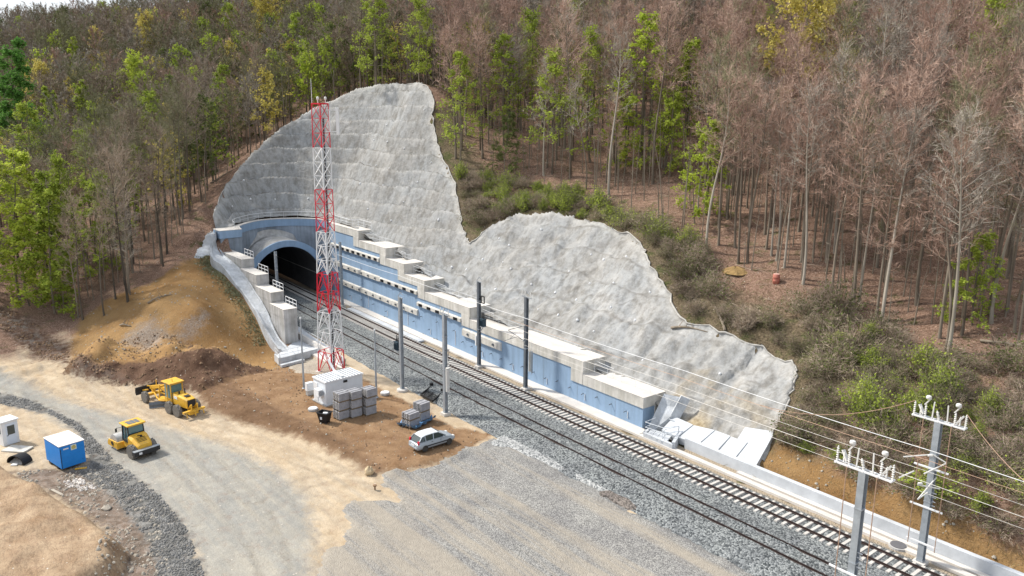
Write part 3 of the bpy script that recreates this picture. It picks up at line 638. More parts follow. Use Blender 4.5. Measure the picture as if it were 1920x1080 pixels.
# horizontal walers with anchor heads
def waler(x0, x1, z0, z1, nheads, dark, headx=None):
    w = MB().sweep(sub(curve(x0, x1, WREL-.30, 0)), [(.0, z0+.12), (.02, z1-.12), (.25, z1), (.3, z1), (.3, z0), (.25, z0)]).build('waler_beam', MT['conc'], RW)
    for i in range(nheads):
        x = x0+(x1-x0)*(i+.5)/nheads; p = Vector(T(x, WREL-.33, (z0+z1)/2+.02))-RO
        b = MB()
        if dark: b.box((0, -.02, 0), (.75, .10, .34))
        else: b.box((0, -.01, 0), (.28, .07, .28)); b.tube([(0, -.02, 0), (0, -.2, 0)], .06, 8)
        h = b.build('recess_shade_block' if dark else 'anchor_head', MT['black'] if dark else MT['steel_d'], RW)  # black block paints the shade of an anchor recess
        h.location = p
waler(-99.9, -117, 7.70, 8.43, 9, True); waler(-88.9, -100, 4.85, 5.52, 5, True); waler(-100, -116, 4.75, 5.6, 7, False)
waler(-78, -88.9, 3.36, 4.02, 5, True); waler(-88.9, -115, 1.95, 2.85, 11, False); waler(-69.5, -77.6, 1.75, 2.78, 3, False)
# weep-hole pipes and small dark stubs on the face
for i in range(34):
    x = -49-i*2.05; z = .75+.12*(i % 3)+(1.25 if x < -78 and i % 2 else 0)
    p = Vector(T(x, WREL, z+.0))-RO; b = MB().tube([p+Vector((0, .05, 0)), p+Vector((0, -.34, -.07))], .045, 7); b.build('weep_pipe', MT['steel_d'], RW)
    if i % 3 == 0:
        b = MB(); b.bar(p+Vector((.25, -.05, .0)), p+Vector((.25, -.05, -z-.3+.35)), .05); b.build('conduit', MT['white'], RW)
for k in range(12):
    x = -50.5-k*5.6; p = Vector(T(x, WREL-.004, -.5))-RO; zt_ = [zt for xn, zt in STEPS if xn >= x][-1]-1.12; MB().box((p.x, p.y, p.z+(zt_+.5)/2), (.02, .012, zt_+.45)).build('panel_joint', MT['bluegrey'], RW)
# near end of the wall: return face
# walkway strip at the foot of the wall and cable trough
walk = MB().sweep([Vector(T(x, 53.14, -.42)) for x in np.arange(-116, -44.5, 2.5)], [(.62, -.1), (.62, .1), (.5, .12), (-.5, .12), (-.66, .1), (-.66, -.1)])
tag(walk.build('foot_walkway', MT['conc_top']), kind='structure')
tr = MB().sweep([Vector(T(x, 52.62, -.47)) for x in np.arange(-62, 14, 2.5)], [(.27, -.1), (.27, .12), (-.27, .12), (-.27, -.1)])
tag(tr.build('cable_trough', MT['conc_top']), 'straight pale concrete cable trough between the far track and the low white wall', 'cable trough')
sl_ = MB().sweep([Vector(T(x, 51.9, -.42)) for x in np.arange(-107, -83.5, 2.)], [(.42, -.1), (.42, .1), (-.42, .1), (-.42, -.1)])
tag(sl_.build('cover_slab', MT['slab']), 'white concrete cover slab strip lying between the far track and blue wall', 'cover slab')
# small dirt heaps on the walkway
for i, (px, py) in enumerate([(655, 558), (671, 565.5), (682, 572), (698, 579.5), (714, 587), (729, 594), (766, 610), (803, 626), (823, 635), (939, 683)]):
    x, y = G(px, py, -.3); b = MB(); rr_ = .55+.35*rng.random()
    b.lathe((0, 0, 0), [(rr_*(1+.0), 0), (rr_*.8, .12), (rr_*.45, .26), (.08, .34)], n=9)
    for j, v in enumerate(b.v): b.v[j] = (v[0]*(1.5+.3*math.sin(j*3.1)), v[1]*(.7+.2*math.cos(j*2.3)), v[2]*(.8+.3*math.sin(j)))
    if i == 0: MT['soil'] = mat('dark_soil', (.10, .085, .07), .95, .4, 3., bump=.05, bscale=9)
    o = b.build('soil_heap', MT['soil']); o.location = (x, y, -.31)
    tag(o, 'small dark soil heap spilled on the walkway at the foot of the blue wall', 'soil heap', 'soil heaps at the foot of the blue wall')

# portal: curved headwall, coping rim, protruding tube
PT = thing('tunnel_portal', 'arched railway tunnel mouth with blue ring set in a curved concrete headwall', 'tunnel portal', (-120, 50.5, -.6)); PO = Vector(PT.location)
def spline(P, n):
    out = []
    for i in range(len(P)-1):
        p0 = Vector(P[max(i-1, 0)]); p1 = Vector(P[i]); p2 = Vector(P[i+1]); p3 = Vector(P[min(i+2, len(P)-1)])
        for k in range(n):
            t = k/n; out.append(.5*((2*p1)+(p2-p0)*t+(2*p0-5*p1+4*p2-p3)*t*t+(3*p1-p0-3*p2+p3)*t**3))
    return out+[Vector(P[-1])]
RIMC = [(-107, rel(-107, WREL), 0), (-112, 57.1, 0), (-117.2, 57.55, 0), (-120.5, 57.9, 0), (-123.2, 57.5, 0), (-125.9, 55.2, 0), (-127.2, 52.2, 0), (-127.0, 49.2, 0), (-124.8, 46.1, 0), (-122.2, 43.9, 0), (-119.2, 43.0, 0)]
rim = spline(RIMC, 8); lrim = [p for p in rim if p.x < -116.6 or p.y < 56]
YC, ZC, RI, RO_ = 50.6, 1.93, 6.05, 7.0
zs = np.linspace(-.8, 11.55, 30); hv = []; hf_ = []
for i, p in enumerate(lrim):
    for z in zs: hv.append((p.x-PO.x, p.y-PO.y, z-PO.z))
nz_ = len(zs)
for i in range(len(lrim)-1):
    for j in range(nz_-1):
        c = (lrim[i]+lrim[i+1])/2; z = (zs[j]+zs[j+1])/2
        if math.hypot(c.y-YC, z-ZC) < 6.45 and c.x < -119.5: continue
        hf_.append((i*nz_+j, (i+1)*nz_+j, (i+1)*nz_+j+1, i*nz_+j+1))
m = MB(); m.add(hv, hf_); m.build('headwall', MT['bluegrey'], PT, smooth=True)
cop = [p-PO+Vector((0, 0, 0)) for p in lrim]
def sweepn(path, sec):                                                # section offset along the outward normal of the bowl
    return MB().sweep(path, sec)
c = sweepn([Vector((p.x, p.y, .6)) for p in cop], [(-.14, 10.35), (-.14, 11.55), (.95, 11.55), (.95, 10.35)]); c.build('coping', MT['blue'], PT)
c = sweepn([Vector((p.x, p.y, .6)) for p in cop], [(-.16, 11.55), (-.16, 11.63), (.98, 11.63), (.98, 11.55)]); c.build('coping_top', MT['conc_top'], PT)
# railing round the top of the bowl
r = MB(); out_ = []
for i, p in enumerate(rim):
    a, b = rim[max(i-1, 0)], rim[min(i+1, len(rim)-1)]; d = (b-a).normalized(); nrm = Vector((d.y, -d.x, 0)); off = 2.2 if p.x > -112 and p.y > 50 else .8
    out_.append(p+nrm*off-PO)
for h, q_ in ((12.65, .035), (12.15, .018)): r.tube([Vector((p.x, p.y, h+.6)) for p in out_], q_, 6)
for p in out_[::5]: r.tube([Vector((p.x, p.y, 11.6+.6)), Vector((p.x, p.y, 12.65+.6))], .022, 5)
r.build('railing', MT['white'], PT)
# end block at the left end of the bowl
b = MB().box((-120.2-PO.x, 41.45-PO.y, 5.1-PO.z+.3), (2.4, 3.2, 10.9)); b.build('end_block', MT['bluegrey'], PT)
b = MB().box((-120.15-PO.x, 41.4-PO.y, 10.95-PO.z), (2.7, 3.45, 1.2)); b.build('end_cap', MT['blue'], PT, bev=.04)
b = MB().box((-120.15-PO.x, 41.4-PO.y, 11.58-PO.z), (2.74, 3.5, .07)); b.build('end_cap_top', MT['conc_top'], PT)
# tube
dT = tang(-122)
def ringpt(R, ang, x): return Vector((x+0-PO.x, YC+math.cos(ang)*R-PO.y+(x+120)*(dT.y/dT.x), ZC+math.sin(ang)*R-PO.z))
a0 = -math.asin((ZC+.7)/RO_)
A = [a0+(math.pi-2*a0)*i/40 for i in range(41)]
def shell(R1, R2, x1, x2):
    v = []; 
    for x, R in ((x1, R1), (x1, R2), (x2, R2), (x2, R1)): v += [ringpt(R, a, x) for a in A]
    f = []
    for k in range(4):
        for i in range(40): f.append((k*41+i, k*41+i+1, ((k+1) % 4)*41+i+1, ((k+1) % 4)*41+i))
    return MB().add(v, f)
shell(6.04, 6.98, -120.0, -129.4).build('tunnel_tube', MT['conc_grey'], PT, smooth=False)
shell(5.98, 6.05, -120.4, -129.4).build('inner_shade_liner', MT['dark'], PT)  # added liner, its dark colour paints the shade inside the tube
shell(6.02, 7.02, -119.9, -120.35).build('portal_ring', MT['blue'], PT)
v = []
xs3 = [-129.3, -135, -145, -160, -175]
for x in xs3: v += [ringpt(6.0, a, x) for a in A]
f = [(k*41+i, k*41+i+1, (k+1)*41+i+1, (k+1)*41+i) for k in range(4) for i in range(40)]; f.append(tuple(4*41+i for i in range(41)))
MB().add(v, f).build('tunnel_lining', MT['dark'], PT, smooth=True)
# flared fillet where the tube meets the headwall
m = MB(); fil = []
for k, (R, dx) in enumerate(((7.0, 1.0), (7.12, .45), (7.45, .12), (8.0, .02))):
    for a in A[3:-3]:
        y = YC+math.cos(a)*R; xw = -127.25+.155*(abs(y-51))**1.8*.5+ .0
        fil.append(Vector((xw+dx+.15-PO.x, y-PO.y, ZC+math.sin(a)*R-PO.z)))
nA = len(A[3:-3]); m.add(fil, [(k*nA+i, k*nA+i+1, (k+1)*nA+i+1, (k+1)*nA+i) for k in range(3) for i in range(nA-1)])
m.build('fillet', MT['conc_grey'], PT, smooth=True)
# pipe along the tunnel wall
MB().tube([ringpt(5.85, .12, -121), ringpt(5.85, .12, -150)], .06, 6).build('wall_pipe', MT['conc'], PT)

# ------------------------------------------------------------------ left stepped wall
LW = thing('retaining_wall', 'short stepped grey concrete wing wall left of the tunnel mouth', 'retaining wall', (-94.5, 40, -.6)); LO = Vector(LW.location)
LS = [(-94.3, 40.75, 38.9, 4.30), (-98.8, 40.95, 39.1, 5.72), (-104.1, 41.1, 39.3, 7.2), (-110.0, 41.4, 39.6, 8.5)]
for i, (x, yi, yo, zt) in enumerate(LS):
    xf = LS[i+1][0] if i < 3 else -119.1
    c = MB(); c.mat(0).box(((x+xf)/2-LO.x, (yi+yo)/2-LO.y, (zt-.62)/2-LO.z), (abs(x-xf)-.01, yi-yo-.06, zt+.60))
    c.mat(0).box(((x+xf)/2+.03-LO.x, (yi+yo)/2-LO.y, zt-.6-LO.z), (abs(x-xf)+.02, yi-yo, 1.2-.01))
    c.mat(1).box(((x+xf)/2+.04-LO.x, (yi+yo)/2-LO.y, zt+.01-LO.z), (abs(x-xf)+.03, yi-yo+.04, .03))
    c.build('wall_block', [MT['conc_grey'], MT['conc_top']], LW)
    r = MB()
    xa, xb = (x+.2, x-3.2)
    for h in (1.0, .5): r.tube([(xa-LO.x, yi-.12-LO.y, zt+h-LO.z), (xb-LO.x, yi-.12-LO.y, zt+h-LO.z)], .04, 6)
    for q in range(4): p = (xa+(xb-xa)*q/3-LO.x, yi-.12-LO.y, zt-LO.z); r.tube([p, (p[0], p[1], p[2]+1.0)], .035, 5)
    r.build('railing', MT['white'], LW)
# drainage channel climbing beside the left wall
def resamp(P, n):
    P = [Vector(p) for p in P]; L = [0]
    for a, b in zip(P, P[1:]): L.append(L[-1]+(b-a).length)
    out = []
    for i in range(n):
        s = L[-1]*i/(n-1); k = max(j for j in range(len(L)) if L[j] <= s+1e-9); k = min(k, len(P)-2); out.append(P[k].lerp(P[k+1], (s-L[k])/(L[k+1]-L[k])))
    return out
ci = resamp(spline(CI, 5), 40); co = resamp(spline(COu, 5), 40); v = []
for i in range(40):
    a, b = ci[i], co[i]; w = b-a
    for t, h in ((-.06, -1.2), (0, .18), (.08, .18), (.14, -.05), (.75, -.02), (.84, .28), (1., .28), (1.02, -1.2)):
        v.append(a+w*t+Vector((0, 0, h+.12+.05*math.sin(i*1.7))))
f = [(i*8+k, i*8+k+1, (i+1)*8+k+1, (i+1)*8+k) for i in range(39) for k in range(7)]+[tuple(range(8)), tuple(39*8+k for k in range(8))]
dch = MB().add(v, f).build('drainage_channel', MT['chan'], None, smooth=False)
tag(dch, 'pale concrete drainage channel curving down the slope left of the tunnel wing wall', 'drainage channel')
# outlet basin at its foot, with railing
OB = thing('outlet_basin', 'low white concrete outlet basin with thin railing at the foot of the drainage channel', 'basin', (*G(555, 668, -.4), -.6)); bo = Vector(OB.location)
pA, pB, pC, pD = [Vector((*G(*q), -.4)) for q in ((516, 664), (524, 672), (600, 653), (557, 632))]
b = MB()
for a, c in ((pA, pB), (pB, pC)): b.bar(a-bo, c-bo, .25, .9)
b.bar(pB+Vector((1.0, -.3, -.25))-bo, pB.lerp(pC, .55)+Vector((1., -.3, -.25))-bo, .5, .3)
b.build('basin_wall', MT['chan'], OB)
b = MB().add([p+Vector((0, 0, .12))-bo for p in (pA, pB, pC, pD)], [(0, 1, 2, 3)]); b.build('basin_floor', MT['slab'], OB)
r = MB()
q_ = [pA, pB, pB.lerp(pC, .45), pC]
for h in (.95, .5): r.tube([p+Vector((0, 0, h+.3))-bo for p in q_], .025, 5)
for p in q_: r.tube([p+Vector((0, 0, .2))-bo, p+Vector((0, 0, 1.25))-bo], .03, 5)
r.build('railing', MT['railing'], OB)
# low white parapet from the wing wall towards the mast
PP = thing('parapet_wall', 'low white concrete parapet with thin railing running from the wing wall to the lattice tower', 'parapet', (*G(600, 660, -.5), -.6)); bo = Vector(PP.location)
pp = [Vector((*G(*q, -.5), -.6)) for q in ((556, 634), (600, 659), (640, 683))]
b = MB()
for a, c in zip(pp, pp[1:]): b.bar(a+Vector((0, 0, .5))-bo, c+Vector((0, 0, .5))-bo, .3, 1.1)
for a, c in zip(pp, pp[1:]): b.bar(a+Vector((1.6, -1.0, .05))-bo, c+Vector((1.6, -1.0, .05))-bo, .8, .35)
b.build('parapet', MT['conc_top'], PP)
_q = [Vector((*G(*q, -.35), -.35))-bo for q in ((559, 612), (646, 670), (642, 686), (558, 641))]
MB().add(_q+[p-Vector((0, 0, .4)) for p in _q], [(0, 1, 2, 3), (7, 6, 5, 4), (0, 4, 5, 1), (1, 5, 6, 2), (2, 6, 7, 3), (3, 7, 4, 0)]).build('apron_slab', MT['slab'], PP)
r = MB()
for h in (1.9, 1.5): r.tube([p+Vector((0, 0, h))-bo for p in pp], .022, 5)
for i in range(7):
    p = pp[0].lerp(pp[2], i/6); r.tube([p+Vector((0, 0, 1.))-bo, p+Vector((0, 0, 1.9))-bo], .022, 5)
r.build('railing', MT['railing'], PP)

# ------------------------------------------------------------------ right end: slabs, stair gap, low wall
SLB = [[(1272, 820), (1309, 833), (1341, 806), (1301, 797)], [(1310, 834), (1342, 848), (1370, 817), (1342, 806.5)], [(1344, 849), (1375.5, 862), (1402, 829), (1371, 818)], [(1377, 863), (1412, 884), (1450, 816), (1450, 808), (1397, 800), (1382, 822.5), (1403, 830)], [(1240, 806), (1270, 819), (1300, 796), (1264, 780)]]
p0 = Vector(T(-42.5, 54.3, .45)); p1 = Vector(T(-34, 54.3, .45))
SLOPE = .62
def on_slab(px, py):                                                  # inclined plane of the toe slabs
    d = Vector(ray(px, py)); n_ = Vector((0.0, -SLOPE, 1)).normalized(); t = (p0-Vector(CAMP)).dot(n_)/d.dot(n_); return Vector(CAMP)+d*t
labs = ['sloping white concrete slab second from the steps at the wall end', 'sloping white concrete slab third from the steps, in the middle of the row', 'sloping white concrete slab between the middle one and the large end one', 'largest sloping white concrete slab, at the right end of the row', 'sloping white concrete slab nearest the steps and blue wall end']
for q, lb in zip(SLB, labs):
    P = [on_slab(*a) for a in q]; c = sum(P, Vector())/len(P); P = [c+(p-c)*.985 for p in P]; n = len(P)
    b = MB().add([p-c for p in P]+[p-c-Vector((0, -.15, .7)) for p in P], [tuple(range(n)), tuple(range(2*n-1, n-1, -1))]+[(i, (i+1) % n, (i+1) % n+n, i+n) for i in range(n)])
    o = b.build('concrete_slab', MT['slab'], bev=.02); o.location = c; tag(o, lb, 'concrete slab', 'sloping concrete slabs at the toe of the slope')
lwp = [Vector(T(x, 53.95, -.6)) for x in np.arange(-41.6, 14, 2.)]
lw = thing('low_wall', 'long low white concrete wall running beside the far track', 'low wall', lwp[0]); o_ = Vector(lwp[0])
MB().sweep([p-o_ for p in lwp], [(.14, 0), (.14, 1.02), (-.22, 1.06), (-.22, 0)]).build('wall_body', MT['slab'], lw)
MB().sweep([p-o_+Vector((0, 0, 0)) for p in lwp[3:]], [(.62, 0), (.62, .16), (.16, .16), (.16, 0)]).build('footing', MT['conc_top'], lw)
# chute with steps between the wall end and the slabs
CS = thing('drainage_chute', 'white concrete chute with thin railings dropping between the blue wall end and the slabs', 'chute', T(-44.5, 54.6, -.6)); bo = Vector(CS.location)
b = MB()
top = [Vector((*G(1245, 738, 3.1), 3.1)), Vector((*G(1283, 746, 3.1), 3.1))]; mid_ = [Vector((*G(1216, 800, .35), .35)), Vector((*G(1256, 796, .35), .35))]
b.add([top[0]-bo, top[1]-bo, mid_[1]-bo, mid_[0]-bo]+[p-bo-Vector((0, 0, .8)) for p in (top[0], top[1], mid_[1], mid_[0])], [(0, 1, 2, 3), (7, 6, 5, 4), (0, 4, 5, 1), (1, 5, 6, 2), (2, 6, 7, 3), (3, 7, 4, 0)])
b.bar(top[1]-bo+Vector((.15, 0, .1)), mid_[1]-bo+Vector((.15, 0, .1)), .3, .9)
b.build('chute_floor', MT['chan'], CS)
b = MB()
for (qa, qb, h) in (((1208, 815), (1262, 838), .5), ((1262, 838), (1272, 822), .9), ((1208, 813), (1232, 800), .4)):
    a, c = Vector((*G(*qa, -.2), -.2)), Vector((*G(*qb, -.2), -.2)); b.bar(a-bo, c-bo, .3, h)
for k in range(4):
    a = Vector((*G(1222+k*9, 812-3*0+k*4, -.1), -.05)); b.box(a-bo, (.5, 1.6, .14), .4)
b.build('chute_walls', MT['slab'], CS)
r = MB()
for qs in (((1209, 811), (1237, 799)), ((1209, 811), (1242, 822), (1272, 819)), ((1237, 799), (1262, 808)), ((1245, 826), (1272, 819))):
    P = [Vector((*G(*q), 0))-bo for q in qs]
    for h in (1.05, .55): r.tube([p+Vector((0, 0, h)) for p in P], .03, 5)
    for p in P: r.tube([p, p+Vector((0, 0, 1.05))], .03, 5)
r.build('railing', MT['railing'], CS)
# ------------------------------------------------------------------ ground details: gravel yard, stones
def sheet(name, poly, m, dz=.14, step=.3, jag=.5, lump=.05, skirt=.5):
    xs = [p[0] for p in poly]; ys = [p[1] for p in poly]
    X, Y = np.meshgrid(np.arange(min(xs)-1, max(xs)+1, step), np.arange(min(ys)-1, max(ys)+1, step), indexing='ij')
    s = sdist(X, Y, poly)+fbm(X*.7, Y*.7, 4)*jag*1.6; ins = s < 0; Z = hbase(X, Y)+dz*np.clip(-s/.35, .3, 1)+fbm(X*1.1, Y*1.1, 3)*lump; Z = np.where(ins, Z, hbase(X, Y)-skirt*.3)
    i = np.arange(X.size).reshape(X.shape); F_ = np.stack([i[:-1, :-1], i[1:, :-1], i[1:, 1:], i[:-1, 1:]], -1).reshape(-1, 4); F_ = F_[ins.ravel()[F_].any(1)]
    o = npmesh(name, np.c_[X.ravel(), Y.ravel(), Z.ravel()], F_, m, smooth=True); return tag(o, kind='structure')
def pad_mat():
    m = grav_mat('yard_gravel', (.13, .13, .128), (.345, .34, .325), 13.0, .04); n = m.node_tree.nodes; l = m.node_tree.links; p = n['Principled BSDF']
    geo = n.new('ShaderNodeNewGeometry'); mp = n.new('ShaderNodeMapping'); mp.inputs['Rotation'].default_value = (0, 0, -.02); mp.inputs['Scale'].default_value = (.05, 1., 1.); l.new(geo.outputs['Position'], mp.inputs[0])
    nz = n.new('ShaderNodeTexNoise'); nz.inputs['Scale'].default_value = .62; nz.inputs['Detail'].default_value = 6; nz.inputs['Roughness'].default_value = .62; l.new(mp.outputs[0], nz.inputs['Vector'])
    r = n.new('ShaderNodeValToRGB'); r.color_ramp.elements[0].position = .44; r.color_ramp.elements[1].position = .58; r.color_ramp.elements[0].color = (0, 0, 0, 1); r.color_ramp.elements[1].color = (.8, .8, .8, 1); l.new(nz.outputs[0], r.inputs[0])
    n2 = n.new('ShaderNodeTexNoise'); n2.inputs['Scale'].default_value = 3.; n2.inputs['Detail'].default_value = 6; l.new(geo.outputs['Position'], n2.inputs['Vector'])
    r2 = n.new('ShaderNodeValToRGB'); r2.color_ramp.elements[0].color = (.24, .215, .18, 1); r2.color_ramp.elements[1].color = (.42, .375, .305, 1); l.new(n2.outputs[0], r2.inputs[0])
    src = p.inputs['Base Color'].links[0].from_socket; q = n.new('ShaderNodeMix'); q.data_type = 'RGBA'; l.new(r.outputs[0], q.inputs[0]); l.new(src, q.inputs[6]); l.new(r2.outputs[0], q.inputs[7]); l.new(q.outputs[2], p.inputs['Base Color']); return m
MT['pad'] = pad_mat()
PAD = gp([(722, 885), (738, 882), (800, 872), (860, 850), (900, 830), (925, 814)], -.6)+[(-53.5, rel(-53.5, 41.9)), (-45, rel(-45, 41.7)), (-35, rel(-35, 41.6)), (-20, 41.6), (0, 41.6), (0, 18), (-30, 17)]+gp([(560, 1140), (598, 1070), (600, 1040), (640, 1022), (648, 990), (640, 955), (655, 935), (700, 932), (745, 940), (737, 920), (716, 905)], -.9)
sheet('gravel_yard', PAD, MT['pad'], .15)
MT['palesand'] = grav_mat('pale_fine_gravel', (.28, .24, .19), (.42, .38, .32), 10, .03); sheet('fine_gravel_patch', gp([(528, 676), (560, 664), (604, 656), (652, 690), (610, 706), (560, 703)], -.45), MT['palesand'], .1, .25, .8)
DK = gp([(1130, 925), (1150, 922), (1185, 942), (1200, 958), (1170, 955), (1140, 940)], -.5)
SPILL = gp([(925, 812), (985, 815), (1060, 852), (1130, 890), (1195, 930), (1240, 960), (1200, 955), (1120, 915), (1050, 880), (960, 845), (915, 830)], -.5)
MT['pale_ballast'] = grav_mat('pale_ballast', (.12, .13, .135), (.5, .51, .51), 7.5, .06); sheet('spilled_ballast', SPILL, MT['pale_ballast'], .24, .25, .6)
MT['dkg'] = grav_mat('dark_gravel', (.06, .055, .05), (.25, .22, .2), 9, .06); sheet('dark_gravel_patch', DK, MT['dkg'], .27, .25, .7)
MT['log'] = mat('dead_wood', (.26, .22, .17), .9, .4, 2.)
MT['stone'] = mat('stone', (.20, .20, .195), .9, .5, 1.3); sheet('concrete_apron', hp([(362, 483), (370, 468), (386, 448), (400, 428), (406, 440), (398, 460), (395, 478), (380, 484)]), MT['chan'], .2, .2, .15, .02)
MT['stone_pale'] = mat('pale_stone', (.36, .33, .28), .9, .3, 1.3); MT['clod'] = mat('clod', (.22, .145, .09), .95, .5, 1.3)
def stones(name, poly, n, s0, s1, m, label, zoff=.02, seed=1):
    r = np.random.RandomState(seed); xs = [p[0] for p in poly]; ys = [p[1] for p in poly]; X = r.uniform(min(xs), max(xs), n*4); Y = r.uniform(min(ys), max(ys), n*4)
    k = inpoly(X, Y, poly) & (segdist(X, Y, poly)+fbm(X, Y, 3)*1.5 > -.2) & (fbm(X*.5+seed, Y*.5, 3) > -.18); X, Y = X[k][:n], Y[k][:n]; n = len(X); Z = hbase(X, Y)+zoff
    B = np.array([(-1, -1, 0), (1, -1, 0), (1, 1, 0), (-1, 1, 0), (-.6, -.7, 1), (.7, -.5, .9), (.5, .7, 1), (-.7, .5, .8)], float)*[.5, .5, .6]
    S = s0+(s1-s0)*r.rand(n)**3; V = B[None]*S[:, None, None]*r.uniform(.6, 1.3, (n, 8, 3)); a = r.uniform(0, 6.28, n); c, s_ = np.cos(a)[:, None], np.sin(a)[:, None]
    W_ = np.stack([V[..., 0]*c-V[..., 1]*s_, V[..., 0]*s_+V[..., 1]*c, V[..., 2]-.1*S[:, None]], -1)+np.stack([X, Y, Z], 1)[:, None]
    Q = np.array([(4, 5, 6, 7), (0, 1, 5, 4), (1, 2, 6, 5), (2, 3, 7, 6), (3, 0, 4, 7)]); F_ = (Q[None]+np.arange(n)[:, None, None]*8).reshape(-1, 4)
    return tag(npmesh(name, W_.reshape(-1, 3), F_, m), label, name.replace('_', ' '), kind='stuff')
stones('rubble', RUB, 12000, .04, .19, MT['stone'], 'dark crushed stone tipped along the edge of the haul road', seed=3)
stones('loose_stones', DIRT, 900, .05, .26, MT['stone_pale'], 'pale loose stones scattered on the dirt below the blue container', seed=4)
stones('soil_clods', HEAP, 1400, .05, .26, MT['clod'], 'clods of dark soil on the spoil heap', seed=5)
stones('yard_clods', YARD, 800, .04, .18, MT['clod'], 'clods and pebbles on the brown yard around the white cabin', seed=6)
stones('yard_pebbles', YARD, 350, .04, .18, MT['stone_pale'], 'pale pebbles on the brown yard around the car', seed=7)
stones('slope_stones', CLEAR, 500, .05, .24, MT['stone_pale'], 'pale stones on the bare brown bank left of the channel', seed=8)
stones('churned_soil', CHURN, 1600, .06, .32, MT['clod'], 'churned dark soil at the foot of the left wood', seed=9)
stones('verge_stones', EARTHR, 500, .04, .24, MT['stone_pale'], 'pale stones on the brown verge behind the low wall', seed=10)
MT['paleb'] = mat('broken_plaster', (.56, .53, .5), .9, .2, 2.)
DEB = gp([(118, 905), (140, 898), (182, 905), (178, 918), (150, 922), (128, 918)], -1); stones('white_rubble', DEB, 200, .05, .24, MT['paleb'], 'small patch of white broken rubble on the dirt below the blue container', seed=11)
def single(name, m, loc, prof, label, cat, n=9, sc=(1, 1, 1), rz=0, jag=.0):
    b = MB().lathe((0, 0, 0), prof, n=n)
    if jag: b.v = [(v[0]*(1+rng.uniform(-jag, jag)), v[1]*(1+rng.uniform(-jag, jag)), v[2]*(1+rng.uniform(-jag, jag))) for v in b.v]
    o = b.build(name, m); o.location = loc; o.scale = sc; o.rotation_euler.z = rz; return tag(o, label, cat)
rockp = [(.25, -.1), (.5, .1), (.48, .3), (.25, .5), (.05, .55)]
x, y = G(692, 887, -.9); single('boulder', mat('tan_stone', (.50, .40, .26), .9, .3, 2.), (x, y, -1), rockp, 'tan boulder standing alone on the sand between the road and gravel yard', 'boulder', sc=(.8, .8, 1.3), jag=.2)
x, y = G(200, 954, -1); single('boulder', MT['stone_pale'], (x, y, -1), rockp, 'pale stone on the dirt strip left of the crushed rubble', 'boulder', sc=(.9, .7, .5), jag=.2)
x, y = G(703, 916, -.9); single('marker_stub', MT['clod'], (x, y, -1), [(.07, 0), (.07, .3), (.16, .32), (.16, .42), (.05, .45)], 'small brown marker stub in the sand beside the gravel yard', 'marker')
P = march(1380, 508, hbase); single('earth_heap', mat('orange_earth', (.30, .20, .085), .95, .4, 2., bump=.1), (P[0], P[1], P[2]-.1), [(2.1, -.2), (1.8, .15), (1.2, .5), (.5, .75), (.1, .8)], 'orange earth heap on the hillside left of the red barrel', 'earth heap', 14, (.75, .55, .7), .4, .2)
P = march(1455, 530, hbase); t = thing('barrel', 'red metal barrel standing alone on the hillside at the wood edge', 'barrel', (P[0], P[1], P[2]-.1))
MB().lathe((0, 0, 0), [(.33, 0), (.36, .02), (.36, .3), (.38, .33), (.36, .36), (.36, .66), (.38, .69), (.36, .72), (.36, 1.), (.33, 1.02)], n=18).build('drum', mat('faded_red', (.42, .15, .11), .6, .2, 3.), t, True)
MB().lathe((0, 0, 0), [(.32, 1.02), (.32, 1.05), (.05, 1.06)], n=18).build('lid', mat('lid_pink', (.6, .38, .33), .6), t)
for i, (q, L_, an, lb) in enumerate((((660, 283), 7, .5, ''), ((1215, 327), 3, 1.2, ''), )): pass
LG = [((300, 560), 3.2, 1.0, 'fallen branch at the top of the bare brown bank'), ((236, 612), 2.2, .4, 'broken stump leaning on the bare brown bank'), ((1292, 618), 4.0, .25, 'fallen branches at the edge of the sprayed slope beside the lower scrub'),
      ((420, 330), 5., .9, 'fallen trunk lying beside the left edge of the sprayed slope'), ((1350, 600), 3.5, 2.5, 'fallen grey branch among the scrub right of the sprayed slope'), ((1900, 650), 5., .2, 'fallen pale log near the right edge of the picture')]
for q, L_, an, lb in LG:
    P = march(*q, hbase)
    if P is None: continue
    pts = []
    for k in range(6): xx = P[0]+math.cos(an)*L_*(k/5-.5); yy = P[1]+math.sin(an)*L_*(k/5-.5); pts.append((xx, yy, ground_z(xx, yy)+.18+.1*math.sin(k)))
    b = MB().tube(pts, [.14, .13, .11, .09, .07, .04], 6)
    for k in (1, 2, 3): b.tube([pts[k], (pts[k][0]+rng.uniform(-.7, .7), pts[k][1]+rng.uniform(-.7, .7), pts[k][2]+.8)], [.05, .015], 4)
    tag(b.build('fallen_log', MT['log']), lb, 'fallen log')

